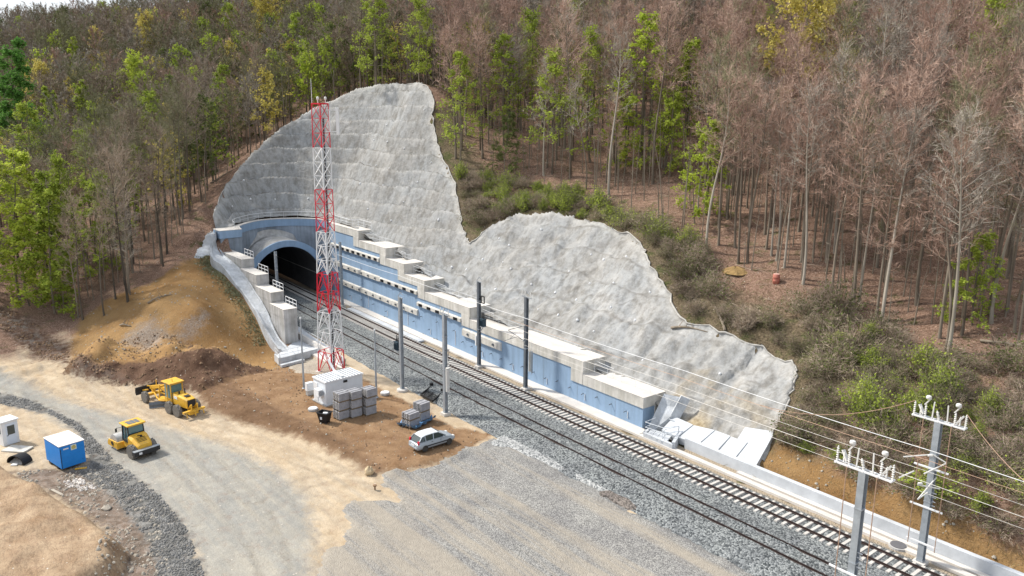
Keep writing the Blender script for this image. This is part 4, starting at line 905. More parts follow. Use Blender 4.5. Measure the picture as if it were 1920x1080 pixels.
# ------------------------------------------------------------------ vehicle helpers
MT['yel'] = mat('machine_yellow', (.70, .40, .035), .5, col2=(.42, .27, .07), vscale=2.2, thr=(.3, .5), spec=.5); MT['tyre'] = mat('tyre_rubber', (.055, .052, .048), .85, .4, 4.); MT['tyre_d'] = mat('dusty_tyre', (.16, .15, .135), .9, .3, 4.)
MT['glass'] = mat('tinted_glass', (.03, .05, .055), .08, spec=.8); MT['cabglass'] = mat('cab_glass', (.10, .20, .22), .1, spec=.8); MT['frame_d'] = mat('dark_frame', (.03, .03, .032), .6)
MT['silver'] = mat('silver_paint', (.36, .41, .46), .28, metal=.25, spec=.6); MT['silver_roof'] = mat('silver_roof_paler', (.60, .63, .66), .3, spec=.6)  # roof copy of the body silver, made paler
def loftb(b, secs, cap=True):
    """secs: list of rings (same count) of 3D points"""
    n = len(secs[0]); vs = [p for s in secs for p in s]; f = [(i*n+k, i*n+(k+1) % n, (i+1)*n+(k+1) % n, (i+1)*n+k) for i in range(len(secs)-1) for k in range(n)]
    if cap: f += [tuple(range(n)), tuple((len(secs)-1)*n+k for k in range(n))]
    return b.add(vs, f)
def wheel(par, x, y, R, w, side, tm, rm, rimr=.55, lug=0):
    """side +1: outer face towards +y"""
    t = MB().lathe((x, y, R), [(R*rimr, -w/2), (R*.92, -w/2), (R, -w*.36), (R, w*.36), (R*.92, w/2), (R*rimr, w/2)], axis='y', n=24)
    if lug:
        for k in range(lug):
            a = 2*math.pi*k/lug; c = Vector((x+math.cos(a)*R*.99, y+w*.2*(-1)**k, R+math.sin(a)*R*.99)); d = Vector((-math.sin(a), 0, math.cos(a)))
            t.bar(c-d*.03-Vector((0, w*.22, 0)), c+d*.12+Vector((0, w*.22, 0)), .07, .07)
    tw_ = t.build('wheel', tm, par)
    MB().lathe((x, y, R), [(.001, side*w*.18), (R*.2, side*w*.3), (R*.25, side*w*.16), (R*(rimr-.08), side*w*.10), (R*rimr, side*w*.46), (R*(rimr+.03), side*w*.5), (R*(rimr+.03), side*w*.4)], axis='y', n=20).build('rim', rm, tw_)
    return tw_
# ---- silver hatchback
car = thing('parked_car', 'silver five-door hatchback parked on the brown yard', 'car', (-56.05, 36.45, -.40), math.pi/2)
st_ = [(-2.07, .34, .62, .70), (-2.03, .26, .78, .78), (-1.75, .24, .90, .83), (-1.2, .22, .93, .85), (0, .22, .93, .855), (.9, .22, .92, .85), (1.35, .24, .88, .83), (1.75, .26, .76, .79), (2.0, .28, .62, .70), (2.08, .36, .52, .60)]
def ringc(x, zb, zt, w): return [(x, -w*.86, zb), (x, -w, zb+.14), (x, -w, zb+(zt-zb)*.6), (x, -w*.93, zt-.03), (x, -w*.75, zt), (x, w*.75, zt), (x, w*.93, zt-.03), (x, w, zb+(zt-zb)*.6), (x, w, zb+.14), (x, w*.86, zb)]
b = MB(); loftb(b, [ringc(*s) for s in st_]); b.build('body', MT['silver'], car, True, .05)
b = MB(); cs = [(-1.92, .92, .05), (-1.45, 1.36, .62), (-1.0, 1.44, .64), (-.2, 1.46, .64), (.25, 1.42, .63), (1.05, .93, .10)]
loftb(b, [[(x, -.74 if i not in (0, 5) else -.72, .90), (x+(.0 if i < 3 else 0), -.58 if i not in (0, 5) else -.68, z), (x, .58 if i not in (0, 5) else .68, z), (x, .74 if i not in (0, 5) else .72, .90)] for i, (x, z, w) in enumerate(cs)]); b.build('cabin_glass', MT['glass'], car)
b = MB(); loftb(b, [[(x, -w, z-.03), (x, -w*.9, z+.02), (x, w*.9, z+.02), (x, w, z-.03)] for x, z, w in ((-1.55, 1.34, .60), (-1.1, 1.455, .615), (-.2, 1.475, .615), (.25, 1.435, .60), (.38, 1.36, .585))]); b.build('roof', MT['silver_roof'], car)
for s in (-1, 1):
    b = MB()
    for (x1, z1, x2, z2) in ((-1.9, .93, -1.5, 1.36), (.3, 1.41, 1.05, .93), (-.35, .93, -.3, 1.43), (-1.15, .93, -1.2, 1.42)): b.bar((x1, s*.745, z1), (x2, s*.60, z2), .07, .06)
    b.bar((-1.95, s*.775, .925), (1.1, s*.775, .925), .08, .05); b.build('window_frame', MT['silver'], car)
    MB().bar((-1.25, s*.868, .52), (1.1, s*.862, .52), .03, .10).build('side_moulding', MT['frame_d'], car)
    MB().box((-1.90, s*.70, .92), (.16, .16, .3)).build('tail_light', MT['red'], car, bev=.02)
    MB().box((1.86, s*.58, .66), (.22, .3, .16)).build('headlight', MT['porc'], car, bev=.03)
    MB().box((.62, s*.95, 1.0), (.12, .18, .13)).build('wing_mirror', MT['silver'], car, bev=.02)
    for x in (-1.28, 1.30): wheel(car, x, s*.77, .31, .2, s, MT['tyre'], MT['steel'], .64)
    for x in (-.55, .35): MB().box((x, s*.865, .80), (.14, .03, .03)).build('door_handle', MT['frame_d'], car)
MB().box((-2.09, 0, .62), (.02, .5, .11)).build('number_plate', MT['white'], car); MB().box((-2.07, 0, .42), (.1, 1.3, .14)).build('bumper', MT['silver'], car, bev=.03)
# ---- single drum roller
rol = thing('road_roller', 'yellow single drum road roller standing on the grey haul road', 'road roller', (-70.35, 15.8, -1.02), math.atan2(-.204, -.979))
b = MB(); loftb(b, [[(x, -w, zb), (x, -w, zt-.18), (x, -w*.72, zt), (x, w*.72, zt), (x, w, zt-.18), (x, w, zb)] for x, zb, zt, w in ((.35, .75, 1.32, .62), (.6, .65, 1.42, .72), (1.2, .62, 1.75, .80), (1.75, .62, 1.95, .84))]); b.build('engine_hood', MT['yel'], rol, bev=.03)
b = MB()
for k in range(4): b.box((.72+k*.13, 0, 1.50+k*.075), (.05, .8, .03))
b.mat(0).box((1.25, -.12, 1.80), (.18, .18, .12)).box((1.32, .05, 1.86), (.06, .22, .05)); b.build('hood_grille', MT['frame_d'], rol)
b = MB().box((.12, 0, .72), (.34, 2.3, .42)).box((.3, -.95, .72), (.5, .35, .42)).box((.3, .95, .72), (.5, .35, .42)); b.build('counterweight', MT['frame_d'], rol, bev=.04)
MB().box((.13, 0, .95), (.36, 2.34, .05)).build('bumper_top', MT['steel'], rol)
MB().box((-.06, .62, .72), (.02, .26, .2)).build('sign_plate', MT['white'], rol)
for s in (-1, 1): wheel(rol, .98, s*.86, .66, .5, s, MT['tyre_d'], MT['yel'], .5, 22)
b = MB().box((2.3, 0, .95), (1.3, 1.3, .7)).box((2.95, 0, .7), (.8, .5, .4)); b.build('chassis', MT['yel'], rol)
b = MB()
for x in (1.82, 2.98):
    for y in (-.72, .72): b.bar((x, y, 1.25), (x+(.08 if x < 2 else -.06), y*.95, 2.72), .08)
for y in (-.72, .72): b.bar((2.4, y, 1.3), (2.4, y*.95, 2.72), .05)
b.bar((1.82, -.72, 1.95), (1.82, .72, 1.95), .07); b.box((2.4, 0, 1.22), (1.2, 1.5, .12)); b.build('cab_frame', MT['frame_d'], rol)
b = MB().box((2.4, 0, 2.0), (1.08, 1.34, 1.36), taper=.95); b.build('cab_glass', MT['cabglass'], rol)
b = MB().box((2.4, 0, 2.80), (1.55, 1.7, .12)).box((2.4, 0, 2.72), (1.4, 1.56, .08)); rf = b.build('cab_roof', MT['yel'], rol, bev=.03)
b = MB()
for k in range(3): b.box((2.38, -.36+.36*k, 2.872), (.85, .31, .02))
b.build('roof_panel', MT['steel_d'], rf)
for s in (-1, 1):
    b = MB().bar((3.0, s*.75, 2.4), (3.25, s*1.1, 2.35), .03).box((3.25, s*1.12, 2.15), (.06, .16, .34)); b.build('mirror', MT['frame_d'], rol)
b = MB()
for s in (-1, 1): b.prism([(3.15, .35), (5.05, .35), (5.1, .62), (4.85, .95), (3.3, 1.0)], s*1.14-.05, s*1.14+.05)
b.box((3.22, 0, .68), (.16, 2.28, .6)).box((5.0, 0, .5), (.14, 2.28, .26)); b.build('drum_yoke', MT['yel'], rol, bev=.02)
MB().lathe((4.1, 0, .75), [(.60, -1.04), (.75, -1.04), (.75, 1.04), (.60, 1.04)], axis='y', n=40).build('drum', mat('roller_steel', (.50, .50, .49), .5, .2, 2., metal=.3), rol, False)
for s in (-1, 1): MB().lathe((4.1, s*1.2, .72), [(.001, 0), (.2, 0), (.2, .03*s), (.001, .03*s)], axis='y', n=12).build('hub_plate', MT['frame_d'], rol)
# ---- motor grader
gr = thing('motor_grader', 'yellow motor grader parked by the dark spoil heap', 'grader', (-79.75, 21.65, -1.0), math.atan2(-.227, -.974))
for s in (-1, 1):
    for x in (-.78, .78): wheel(gr, x, s*1.02, .65, .38, s, MT['tyre_d'], MT['tyre_d'], .5, 20)
    wheel(gr, 5.65, s*.98, .62, .36, s, MT['tyre_d'], MT['tyre_d'], .5, 20)
b = MB().box((0, .72, .65), (2.0, .2, .35)).box((0, -.72, .65), (2.0, .2, .35)).box((.2, 0, .85), (3.0, .9, .3)); b.build('rear_frame', MT['frame_d'], gr)
b = MB(); loftb(b, [[(x, -w, .95), (x, -w, zt-.12), (x, -w*.8, zt), (x, w*.8, zt), (x, w, zt-.12), (x, w, .95)] for x, zt, w in ((-1.75, 1.85, .50), (-1.2, 1.98, .56), (.6, 2.08, .58), (.75, 2.05, .58))]); b.build('engine_hood', MT['yel'], gr, bev=.02)
MB().box((-1.78, 0, 1.42), (.06, .84, .72)).build('radiator_grille', MT['frame_d'], gr)
b = MB().box((-1.0, 0, 2.02), (.5, .5, .1)).box((.1, .2, 2.15), (.12, .12, .35)).tube([(-.2, -.25, 2.05), (-.2, -.25, 2.6)], .06, 8); b.build('exhaust_stack', MT['frame_d'], gr)
MB().box((.2, .585, 1.72), (.62, .02, .3)).build('side_plate', MT['white'], gr)
b = MB().box((-2.1, 0, .75), (.3, 2.3, .18))
for y in (-.32, .32): b.bar((-1.75, y, .95), (-2.25, y, 1.45), .14); b.bar((-2.25, y, 1.45), (-2.2, y, .7), .1)
for y in (-.9, 0, .9): b.bar((-2.2, y, .75), (-2.4, y, .25), .08)
b.box((-1.9, 0, .6), (.5, .9, .5)); b.build('ripper', MT['yel'], gr)
b = MB()
for x, y in ((.95, -.62), (.95, .62), (2.35, -.45), (2.35, .45), (1.6, -.68), (1.6, .68)): b.bar((x, y, 1.1), (x, y*1.02, 2.95), .08)
b.box((1.6, 0, 1.1), (1.5, 1.2, .5)).bar((.95, -.62, 2.0), (.95, .62, 2.0), .07).bar((.95, -.62, 2.9), (.95, .62, 2.9), .1); b.build('cab_frame', MT['yel'], gr)
MB().box((1.62, 0, 2.1), (1.3, 1.12, 1.65)).build('cab_glass', MT['cabglass'], gr)
MB().box((1.6, 0, 3.03), (1.75, 1.6, .13)).build('cab_roof', MT['yel'], gr, bev=.03)
MB().tube([(1.3, .2, 3.1), (1.3, .2, 3.4)], .04, 6).build('beacon', MT['yel'], gr)
b = MB(); b.bar((2.3, 0, 1.5), (4.0, 0, 1.95), .3, .34); b.bar((4.0, 0, 1.95), (6.2, 0, 1.35), .3, .34); b.box((5.65, 0, .8), (.35, 1.7, .25)); b.bar((5.65, 0, .8), (5.8, 0, 1.4), .3)
b.build('front_frame', MT['yel'], gr)
b = MB()
for s in (-1, 1): b.bar((3.3, s*.55, 2.35), (3.35, s*.65, .95), .1); b.bar((5.8, 0, 1.0), (3.6, s*.7, .8), .12)
b.bar((3.3, -.6, 2.2), (3.3, .6, 2.2), .18); b.lathe((3.2, 0, .72), [(.75, 0), (.8, .02), (.8, .12), (.7, .14)], n=24); b.bar((3.5, -.9, 1.1), (3.2, .2, 1.3), .08); b.bar((4.4, .3, 2.1), (4.4, .3, 2.65), .07)
b.build('circle_drawbar', MT['yel'], gr)
b = MB(); prof = [(-.12, 0), (-.02, .12), (-.06, .35), (.03, .58), (.0, .62), (-.12, .36), (-.09, .12), (-.16, 0)]
Mb = Matrix.Translation((2.75, .15, .06)) @ Matrix.Rotation(-.55, 4, 'Z'); b.prism(prof, -1.75, 1.75, Mb); b.build('moldboard', MT['steel_d'], gr)
b = MB(); Mf = Matrix.Translation((7.1, 0, .55)); b.prism([(0, 0), (.12, .25), (.1, .6), (.0, .85), (-.08, .8), (.02, .4), (-.06, 0)], -1.25, 1.25, Mf); b.build('dozer_blade', MT['frame_d'], gr)
b = MB()
for s in (-1, 1): b.bar((6.1, s*.4, 1.2), (7.05, s*.5, .95), .12)
b.bar((6.2, 0, 1.5), (7.1, 0, 1.3), .1); b.build('blade_arm', MT['yel'], gr)
# ---- blue site container on wheels
def quad_frame(pf, pl, pr, z):
    a, l_, r_ = (Vector((*G(*q, z), z)) for q in (pf, pl, pr)); return a, l_, r_
a, l_, r_ = quad_frame((116, 880), (84, 859), (162, 867), -.72)
ux = (l_-a); Lx = 3.1; ux.z = 0; ux.normalize(); uy = Vector((-ux.y, ux.x, 0)); uy = uy if uy.dot(r_-a) > 0 else -uy; Ly = 2.0
MT['cblue'] = mat('chipped_blue_paint', (.015, .20, .60), .5, col2=(.02, .23, .66), var=.1, vscale=1.)
_n = MT['cblue'].node_tree.nodes; _l = MT['cblue'].node_tree.links
_g = _n.new('ShaderNodeNewGeometry'); _z = _n.new('ShaderNodeTexNoise'); _z.inputs['Scale'].default_value = 3.2; _z.inputs['Detail'].default_value = 8; _z.inputs['Roughness'].default_value = .75; _l.new(_g.outputs['Position'], _z.inputs['Vector'])
_r = _n.new('ShaderNodeValToRGB'); _r.color_ramp.elements[0].position = .655; _r.color_ramp.elements[1].position = .665; _l.new(_z.outputs[0], _r.inputs[0])
_m = _n.new('ShaderNodeMix'); _m.data_type = 'RGBA'; _l.new(_r.outputs[0], _m.inputs[0]); _l.new(_n['Principled BSDF'].inputs['Base Color'].links[0].from_socket, _m.inputs[6]); _m.inputs[7].default_value = (.03, .03, .05, 1); _l.new(_m.outputs[2], _n['Principled BSDF'].inputs['Base Color'])
cen = a+ux*Lx/2+uy*Ly/2; bc = thing('site_container', 'bright blue chipped site container with white roof on small wheels', 'site container', (cen.x, cen.y, -1.0), math.atan2(ux.y, ux.x))
fy = 1 if (Vector((-math.sin(bc.rotation_euler.z), math.cos(bc.rotation_euler.z), 0)).dot(uy) > 0) else -1
MB().box((0, 0, 1.28), (Lx, Ly, 2.0)).build('body', MT['cblue'], bc, bev=.02)
b = MB().box((0, 0, 2.31), (Lx+.1, Ly+.1, .07)); b.build('roof', mat('white_tarp', (.74, .71, .69), .7, .15, 1.2), bc, bev=.02)
for x in (-.55, .9):
    for y in (-1, 1): wheel(bc, x, y*(Ly/2-.12), .29, .2, y, MT['tyre'], MT['steel_d'], .5)
b = MB().box((0, 0, .33), (Lx*.95, .9, .12)).bar((Lx/2, 0, .35), (Lx/2+.9, 0, .28), .1); b.build('chassis', MT['frame_d'], bc)
xe = -Lx/2-.012
MB().box((xe, .12*fy, 1.95), (.02, .46, .46)).build('notice_plate', mat('pale_green_plate', (.62, .68, .58), .6), bc)
MB().lathe((xe-.012, .12*fy, 1.95), [(.10, 0), (.17, 0), (.17, -.012), (.10, -.012)], axis='x', n=20).build('round_emblem', mat('ochre_print', (.50, .42, .14), .6), bc)
MB().box((xe, -.5*fy, 1.98), (.02, .42, .12)).build('label_strip', MT['white'], bc)
MB().box((xe-.01, -.95*fy, 1.2), (.03, .04, 1.7)).build('hinge_bar', MT['frame_d'], bc)
# ---- white booth
a, l_, r_ = quad_frame((8, 838), (-12, 826), (36, 829), -1.0)
ux = (r_-a).normalized(); bo_ = thing('guard_booth', 'small white booth with half glazed door at the left edge of the site', 'booth', tuple(a+ux*.7+Vector((-ux.y, ux.x, 0))*.75), math.atan2(ux.y, ux.x))
MB().box((0, 0, 1.12), (1.4, 1.4, 2.24)).build('wall', MT['white'], bo_, bev=.02); MB().box((0, 0, 2.29), (1.6, 1.6, .12)).build('roof', MT['white'], bo_, bev=.02)
d = MB().box((.05, -.72, 1.05), (.85, .06, 1.95)).build('door', mat('door_white', (.62, .68, .76), .5), bo_); MB().box((.05, -.757, 1.42), (.62, .03, .85)).build('window', MT['glass'], d); MB().box((-.28, -.775, .95), (.14, .05, .04)).build('handle', MT['frame_d'], d)
MB().box((-.72, -.1, 1.5), (.04, .6, .7)).build('side_window', MT['glass'], bo_)
x, y = G(33, 843, -1); tag(MB().box((0, 0, 0), (2.2, 1.3, .12), .75).build('concrete_slab', MT['conc']), 'flat concrete slab lying in front of the white booth', 'concrete slab').location = (x, y, -.94)
# black wheel-arch shaped liner with rubble
x, y = G(38, 866, -1); t = thing('plastic_liner', 'bent black plastic liner lying on the ground before the white booth', 'plastic liner', (x, y, -1.0), .6); b = MB(); v = []
for k in range(13):
    a_ = math.pi*k/12
    for w_, rr_ in ((-.5, 1.), (.5, .9), (.5, .8), (-.5, .9)): v.append((math.cos(a_)*rr_*.95, w_, math.sin(a_)*rr_*.75+.02))
b.add(v, [(k*4+j, k*4+(j+1) % 4, (k+1)*4+(j+1) % 4, (k+1)*4+j) for k in range(12) for j in range(4)]); b.build('shell', MT['black'], t)
MB().add([(-.7, -.5, .02), (.7, -.5, .05), (.55, .1, .45), (-.5, .1, .4)], [(0, 1, 2, 3)]).build('lining', mat('grey_cloth', (.35, .35, .34), .9, .3, 5.), t)
MB().box((.1, -.65, .06), (.5, .4, .06), .4).build('paper_sheet', MT['white'], t)
for q, s_, rz, m_, nm_, lb in (((107, 925), (1.6, .22, .08), .3, 'stone_pale', 'plank', 'short pale plank lying below the blue container'), ((152, 880), (.9, .25, .06), 1.2, 'yel', 'plank', 'yellow board lying behind the wheels of the blue container'), ((585, 766), None, 0, '', '', '')):
    if s_: x, y = G(*q, -1); o = MB().box((0, 0, 0), s_, rz).build(nm_, MT[m_]); o.location = (x, y, -.9); tag(o, lb, 'plank')
# ---- equipment cabin
a, l_, r_ = quad_frame((612, 762), (593, 750), (681, 743), -.42)
ux = (r_-a); Lx = ux.length; ux.normalize(); uy = Vector((-ux.y, ux.x, 0)); Ly = 2.5; cen = a+ux*Lx/2+uy*Ly/2
hut = thing('equipment_cabin', 'white equipment cabin with ribbed flat roof at the foot of the lattice tower', 'cabin', (cen.x, cen.y, -.42), math.atan2(ux.y, ux.x))
MT['cabin'] = mat('cabin_white', (.66, .71, .76), .5, .08, 1.)
MB().box((0, 0, 1.28), (Lx, Ly, 2.4)).build('wall', MT['cabin'], hut, bev=.03)
rf = MB().box((0, 0, 2.54), (Lx+.16, Ly+.16, .14)).build('roof', MT['white'], hut)
b = MB()
for k in range(12): b.box((-Lx/2+.2+k*(Lx-.4)/11, 0, 2.635), (.10, Ly+.1, .06))
b.build('roof_rib', MT['steel'], rf)
MB().box((0, 0, .05), (Lx+.3, Ly+.3, .12)).build('plinth', MT['conc_grey'], hut)
MB().box((.1, -Ly/2-.03, 2.2), (.45, .08, .24)).build('wall_lamp', MT['frame_d'], hut)
for x_, y_, z_ in ((-Lx/2-.32, -.35, 1.35), ): 
    o = MB().box((x_, y_, z_), (.5, .9, .75)).build('air_conditioner', MT['white'], hut, bev=.03); MB().lathe((x_, y_-.455, z_), [(.05, 0), (.27, 0), (.27, -.02), (.05, -.02)], axis='y', n=16).build('fan_grille', MT['steel'], o)
MB().box((-Lx/2-.02, .75, 1.15), (.05, .8, 1.95)).build('door', MT['white'], hut)
b = MB(); b.bar((.3, Ly/2, 2.72), (-.1, -Ly/2+.2, 2.72), .22, .1); b.bar((.3, Ly/2, 2.7), (.4, Ly/2+1.3, 3.6), .22, .1); b.build('cable_duct', MT['white'], hut)
x, y = G(581, 740, -.42); cb = thing('meter_cabinet', 'small white meter cabinet standing left of the equipment cabin', 'cabinet', (x, y, -.42), hut.rotation_euler.z); MB().box((0, 0, .95), (.8, .5, .9)).build('box', MT['white'], cb, bev=.02); MB().box((0, -.26, .95), (.7, .02, .8)).build('door', MT['cabin'], cb); MB().box((0, 0, .25), (.7, .45, .5)).build('base', MT['conc_grey'], cb)
for q, lb in (((587, 768), 'round white manhole cover left of the black waste bin'), ((722, 738), 'round white manhole cover between the thin pole and the mast base')):
    x, y = G(*q, -.35); t = thing('manhole', lb, 'manhole', (x, y, -.45)); MB().lathe((0, 0, 0), [(.5, 0), (.52, .22), (.4, .24)], n=20).build('ring', MT['conc_grey'], t); MB().lathe((0, 0, 0), [(.44, .24), (.44, .30), (.1, .32)], n=20).build('lid', MT['white'], t)
x, y = G(1684, 1023, -.4); t = thing('manhole', 'dark grey round manhole between the far track and the low white wall', 'manhole', (x, y, -.62)); MB().lathe((0, 0, 0), [(.62, 0), (.62, .26), (.5, .27)], n=22).build('ring', MT['conc_grey'], t); MB().lathe((0, 0, 0), [(.52, .27), (.52, .31), (.1, .32)], n=22).build('lid', mat('dark_lid', (.13, .13, .14), .8), t)
# ---- waste bin
x, y = G(609, 793, -.42); bn = thing('waste_bin', 'black wheeled waste bin with open top full of rubbish beside the stacked crates', 'waste bin', (x, y, -.42), .5)
b = MB(); loftb(b, [[(-.5*k, -.38*k, z), (.5*k, -.38*k, z), (.5*k, .38*k, z), (-.5*k, .38*k, z)] for k, z in ((.8, .15), (1.15, 1.1))]+[[(-.5*k, -.38*k, z), (.5*k, -.38*k, z), (.5*k, .38*k, z), (-.5*k, .38*k, z)] for k, z in ((1.05, 1.1), (.9, .75))]); b.build('tub', MT['black'], bn)
b = MB()
for s in (-1, 1): b.bar((-.62, s*.46, 1.12), (.62, s*.46, 1.12), .08); b.bar((s*.6, -.46, 1.12), (s*.6, .46, 1.12), .08)
b.build('rim', MT['frame_d'], bn); MB().box((.1, .05, .95), (.5, .35, .3), .3).build('rubbish_bag', MT['white'], bn, bev=.08); MB().box((-.1, -.44, .62), (.22, .02, .26)).build('label', MT['white'], bn)
for x_ in (-.35, .35):
    for y_ in (-.26, .26): MB().lathe((x_, y_, .09), [(.02, -.03), (.09, -.03), (.09, .03), (.02, .03)], axis='y', n=12).build('castor', MT['frame_d'], bn)
# ---- crates of concrete cable ducts
MT['duct'] = mat('duct_grey', (.33, .335, .36), .85, .25, 3.); MT['duct_l'] = mat('duct_end', (.70, .69, .69), .85, .15, 3.); MT['wood'] = mat('pallet_wood', (.22, .17, .11), .9, .3, 4.)
def duct_crate(name, label, loc, rz, w, d, h, nx_, nz__, group, top=False):
    t = thing(name, label, 'crate', loc, rz, group)
    b = MB()
    for x_ in (-.42, 0, .42): b.box((x_*w, 0, .05), (.1, d, .10))
    b.box((0, 0, .115), (w, d, .03)); b.build('pallet', MT['wood'], t)
    b = MB(); cw = w/nx_; chh = (h-.13)/nz__
    for i in range(nx_):
        for k in range(nz__): b.box((-w/2+cw*(i+.5), 0, .13+chh*(k+.5)), (cw*.9, d, chh*.88))
    o = b.build('duct_block', MT['duct'], t)
    b = MB(); e = MB()
    for i in range(nx_):
        for k in range(nz__):
            for s in (-1, 1):
                c = (-w/2+cw*(i+.5), s*(d/2+.004), .13+chh*(k+.5)); e.box(c, (cw*.88, .012, chh*.84)); b.box((c[0], s*(d/2+.012), c[2]), (cw*.6, .012, chh*.6))
    e.build('duct_end', MT['duct_l'], o); b.build('duct_hole_shade', MT['black'], o)  # black plates paint the shade inside the duct openings
    b = MB()
    for x_ in (-.25, .25): b.box((x_*w, 0, .13+(h-.13)/2), (.035, d+.05, h-.1))
    b.build('strap', MT['frame_d'], t)
stk = [((640, 792), (626.5, 783), (653.5, 786), 'left'), ((662, 788), (651, 780), (677, 781), 'middle'), ((689, 784.5), (679, 776), (704, 776), 'right')]
rzs = hut.rotation_euler.z
for (pf, pl, pr, nm_) in stk:
    a, l_, r_ = quad_frame(pf, pl, pr, -.42); cen = (l_+r_)/2
    for k, lv in enumerate(('bottom', 'middle', 'top')):
        duct_crate('duct_crate', f'{lv} crate of ducts in the {nm_} of three tall stacks by the cabin', (cen.x+.02*k*(-1)**k, cen.y+.03*k, -.40+.93*k), rzs+math.pi/2+rng.uniform(-.04, .04), 1.12, 1.15, .90, 6, 6, 'grey duct crates stacked by the cabin')
a, l_, r_ = quad_frame((768, 805), (757, 795), (787, 800), -.40); cA = (l_+r_)/2+Vector((0, -.1, 0))
for k, lv in enumerate(('lower', 'upper')): duct_crate('duct_crate', f'{lv} crate of wide ducts in the front stack on blue sheeting', (cA.x, cA.y, -.38+.72*k), rzs+math.pi/2+.1, 1.15, 1.25, .70, 5, 4, 'grey duct crates on blue sheeting')
a, l_, r_ = quad_frame((790, 799), (776, 788), (805, 793), -.40); cB = (l_+r_)/2+Vector((-.5, .35, 0))
for k, lv in enumerate(('lower', 'upper')): duct_crate('duct_crate', f'{lv} crate of narrow ducts in the rear stack on blue sheeting', (cB.x, cB.y, -.38+.92*k), rzs+math.pi/2+.1, 1.15, 1.2, .90, 7, 6, 'grey duct crates on blue sheeting')
c_ = (cA+cB)/2; v = []; n = 14
for i in range(n):
    for j in range(n):
        u_, w_ = i/(n-1)-.5, j/(n-1)-.5; v.append((u_*3.4+.1*math.sin(j*2.1), w_*2.4+.1*math.sin(i*1.7), .03+.09*abs(math.sin(i*1.9+j*1.3))+(.35 if max(abs(u_), abs(w_)) > .46 and (i*j) % 3 == 0 else 0)))
o = MB().add(v, [(i*n+j, (i+1)*n+j, (i+1)*n+j+1, i*n+j+1) for i in range(n-1) for j in range(n-1)]).build('blue_sheeting', mat('blue_tarp', (.10, .24, .45), .4, .5, 2., spec=.5)); o.location = (c_.x, c_.y, -.42); o.rotation_euler.z = math.atan2((cB-cA).y, (cB-cA).x); tag(o, 'crumpled blue plastic sheeting under the duct crates near the car', 'plastic sheeting')
# ---- black steel frame on the ballast shoulder
q = [Vector((*G(*p_, -.35), -.3)) for p_ in ((789, 741), (809, 725), (830, 736), (811, 753))]; c_ = sum(q, Vector())/4; t = thing('steel_frame', 'black steel mesh frame lying on the ballast shoulder left of the mast', 'steel frame', tuple(c_)); b = MB(); g_ = MB()
for i in range(4): b.bar(q[i]-c_, q[(i+1) % 4]-c_, .12, .2)
b.bar((q[0]+q[3])/2-c_, (q[1]+q[2])/2-c_, .1); b.box(q[1]-c_+Vector((0, 0, .2)), (.3, .3, .35)); b.box(q[2]-c_+Vector((0, 0, .2)), (.3, .3, .35)); b.build('frame', MT['black'], t)
for k in range(1, 14): g_.bar(q[0].lerp(q[3], k/14)-c_, q[1].lerp(q[2], k/14)-c_, .035); 
for k in range(1, 8): g_.bar(q[0].lerp(q[1], k/8)-c_, q[3].lerp(q[2], k/8)-c_, .03)
g_.build('mesh_panel', MT['frame_d'], t)
# ---- thin poles by the cabin
for q, h, lb in (((570, 728), 7.9, 'thin grey pole standing left of the lattice tower'), ((706, 745), 7.4, 'thin grey pole standing right of the equipment cabin')):
    x, y = G(*q, -.42); t = thing('lamp_pole', lb, 'pole', (x, y, -.45)); MB().tube([(0, 0, 0), (0, 0, h)], [.12, .075], 10).build('pole', MT['steel'], t); MB().lathe((0, 0, 0), [(.22, 0), (.22, .05), (.14, .12)], n=10).build('base_flange', MT['steel'], t); MB().lathe((0, 0, h), [(.09, 0), (.10, .12), (.03, .2)], n=10).build('pole_cap', MT['white'], t)
# ------------------------------------------------------------------ lattice tower
TW_ = thing('lattice_tower', 'tall red and white lattice mast standing beside the white cabin', 'lattice tower', (-80.72, 38.72, -.5), .35)
Z8 = [0, 2.7, 7.4, 11.85, 16.6, 21.3, 25.85, 30.6]
def hw(z): return 1.06-.022*z if z < 16.6 else .695-.005*(z-16.6)
def corner(k, z): w = hw(z); a, b_ = ((-1, -1), (1, -1), (1, 1), (-1, 1))[k]; return Vector((a*w, b_*w, z))
for i in range(7):
    z0, z1 = Z8[i], Z8[i+1]; red = i % 2 == 0; m_ = MT['red'] if red else MT['white']; b = MB()
    n = 1 if i == 0 else (2 if i < 3 else 3)
    for k in range(4): b.tube([corner(k, z0), corner(k, z1)], .065 if i < 4 else .05, 6)
    for s in range(n):
        za, zb = z0+(z1-z0)*s/n, z0+(z1-z0)*(s+1)/n
        for k in range(4):
            k2 = (k+1) % 4; A_, B_, C_, D_ = corner(k, za), corner(k2, za), corner(k, zb), corner(k2, zb); w = .06 if i < 4 else .045
            if i < 4: b.bar(A_, (C_+D_)/2, w); b.bar(B_, (C_+D_)/2, w); b.bar(A_, D_, w*.8)
            else: b.bar(A_, D_, w); b.bar(B_, C_, w) if s % 2 == 0 or not red else None
            b.bar(C_, D_, w)
    b.build('lattice_section', m_, TW_)
b = MB()
for y_ in (-.2, .2): b.bar((.35, y_, .2), (.35, y_, 30.4), .045)
for k in range(100): b.bar((.35, -.2, .3+k*.3), (.35, .2, .3+k*.3), .03)
b.build('ladder', MT['steel'], TW_)
b = MB(); b.tube([(.1, .35, 0), (.1, .35, 29)], .07, 6); b.tube([(-.05, .4, 0), (-.05, .4, 29)], .045, 6); b.build('cable_run', MT['frame_d'], TW_)
b = MB().tube([(-.62, -.55, 29.8), (-.62, -.55, 33.2)], [.04, .02], 6); b.build('whip_antenna', MT['white'], TW_)
b = MB()
for k in range(4): b.bar(corner(k, 30.55), corner((k+1) % 4, 30.55), .1)
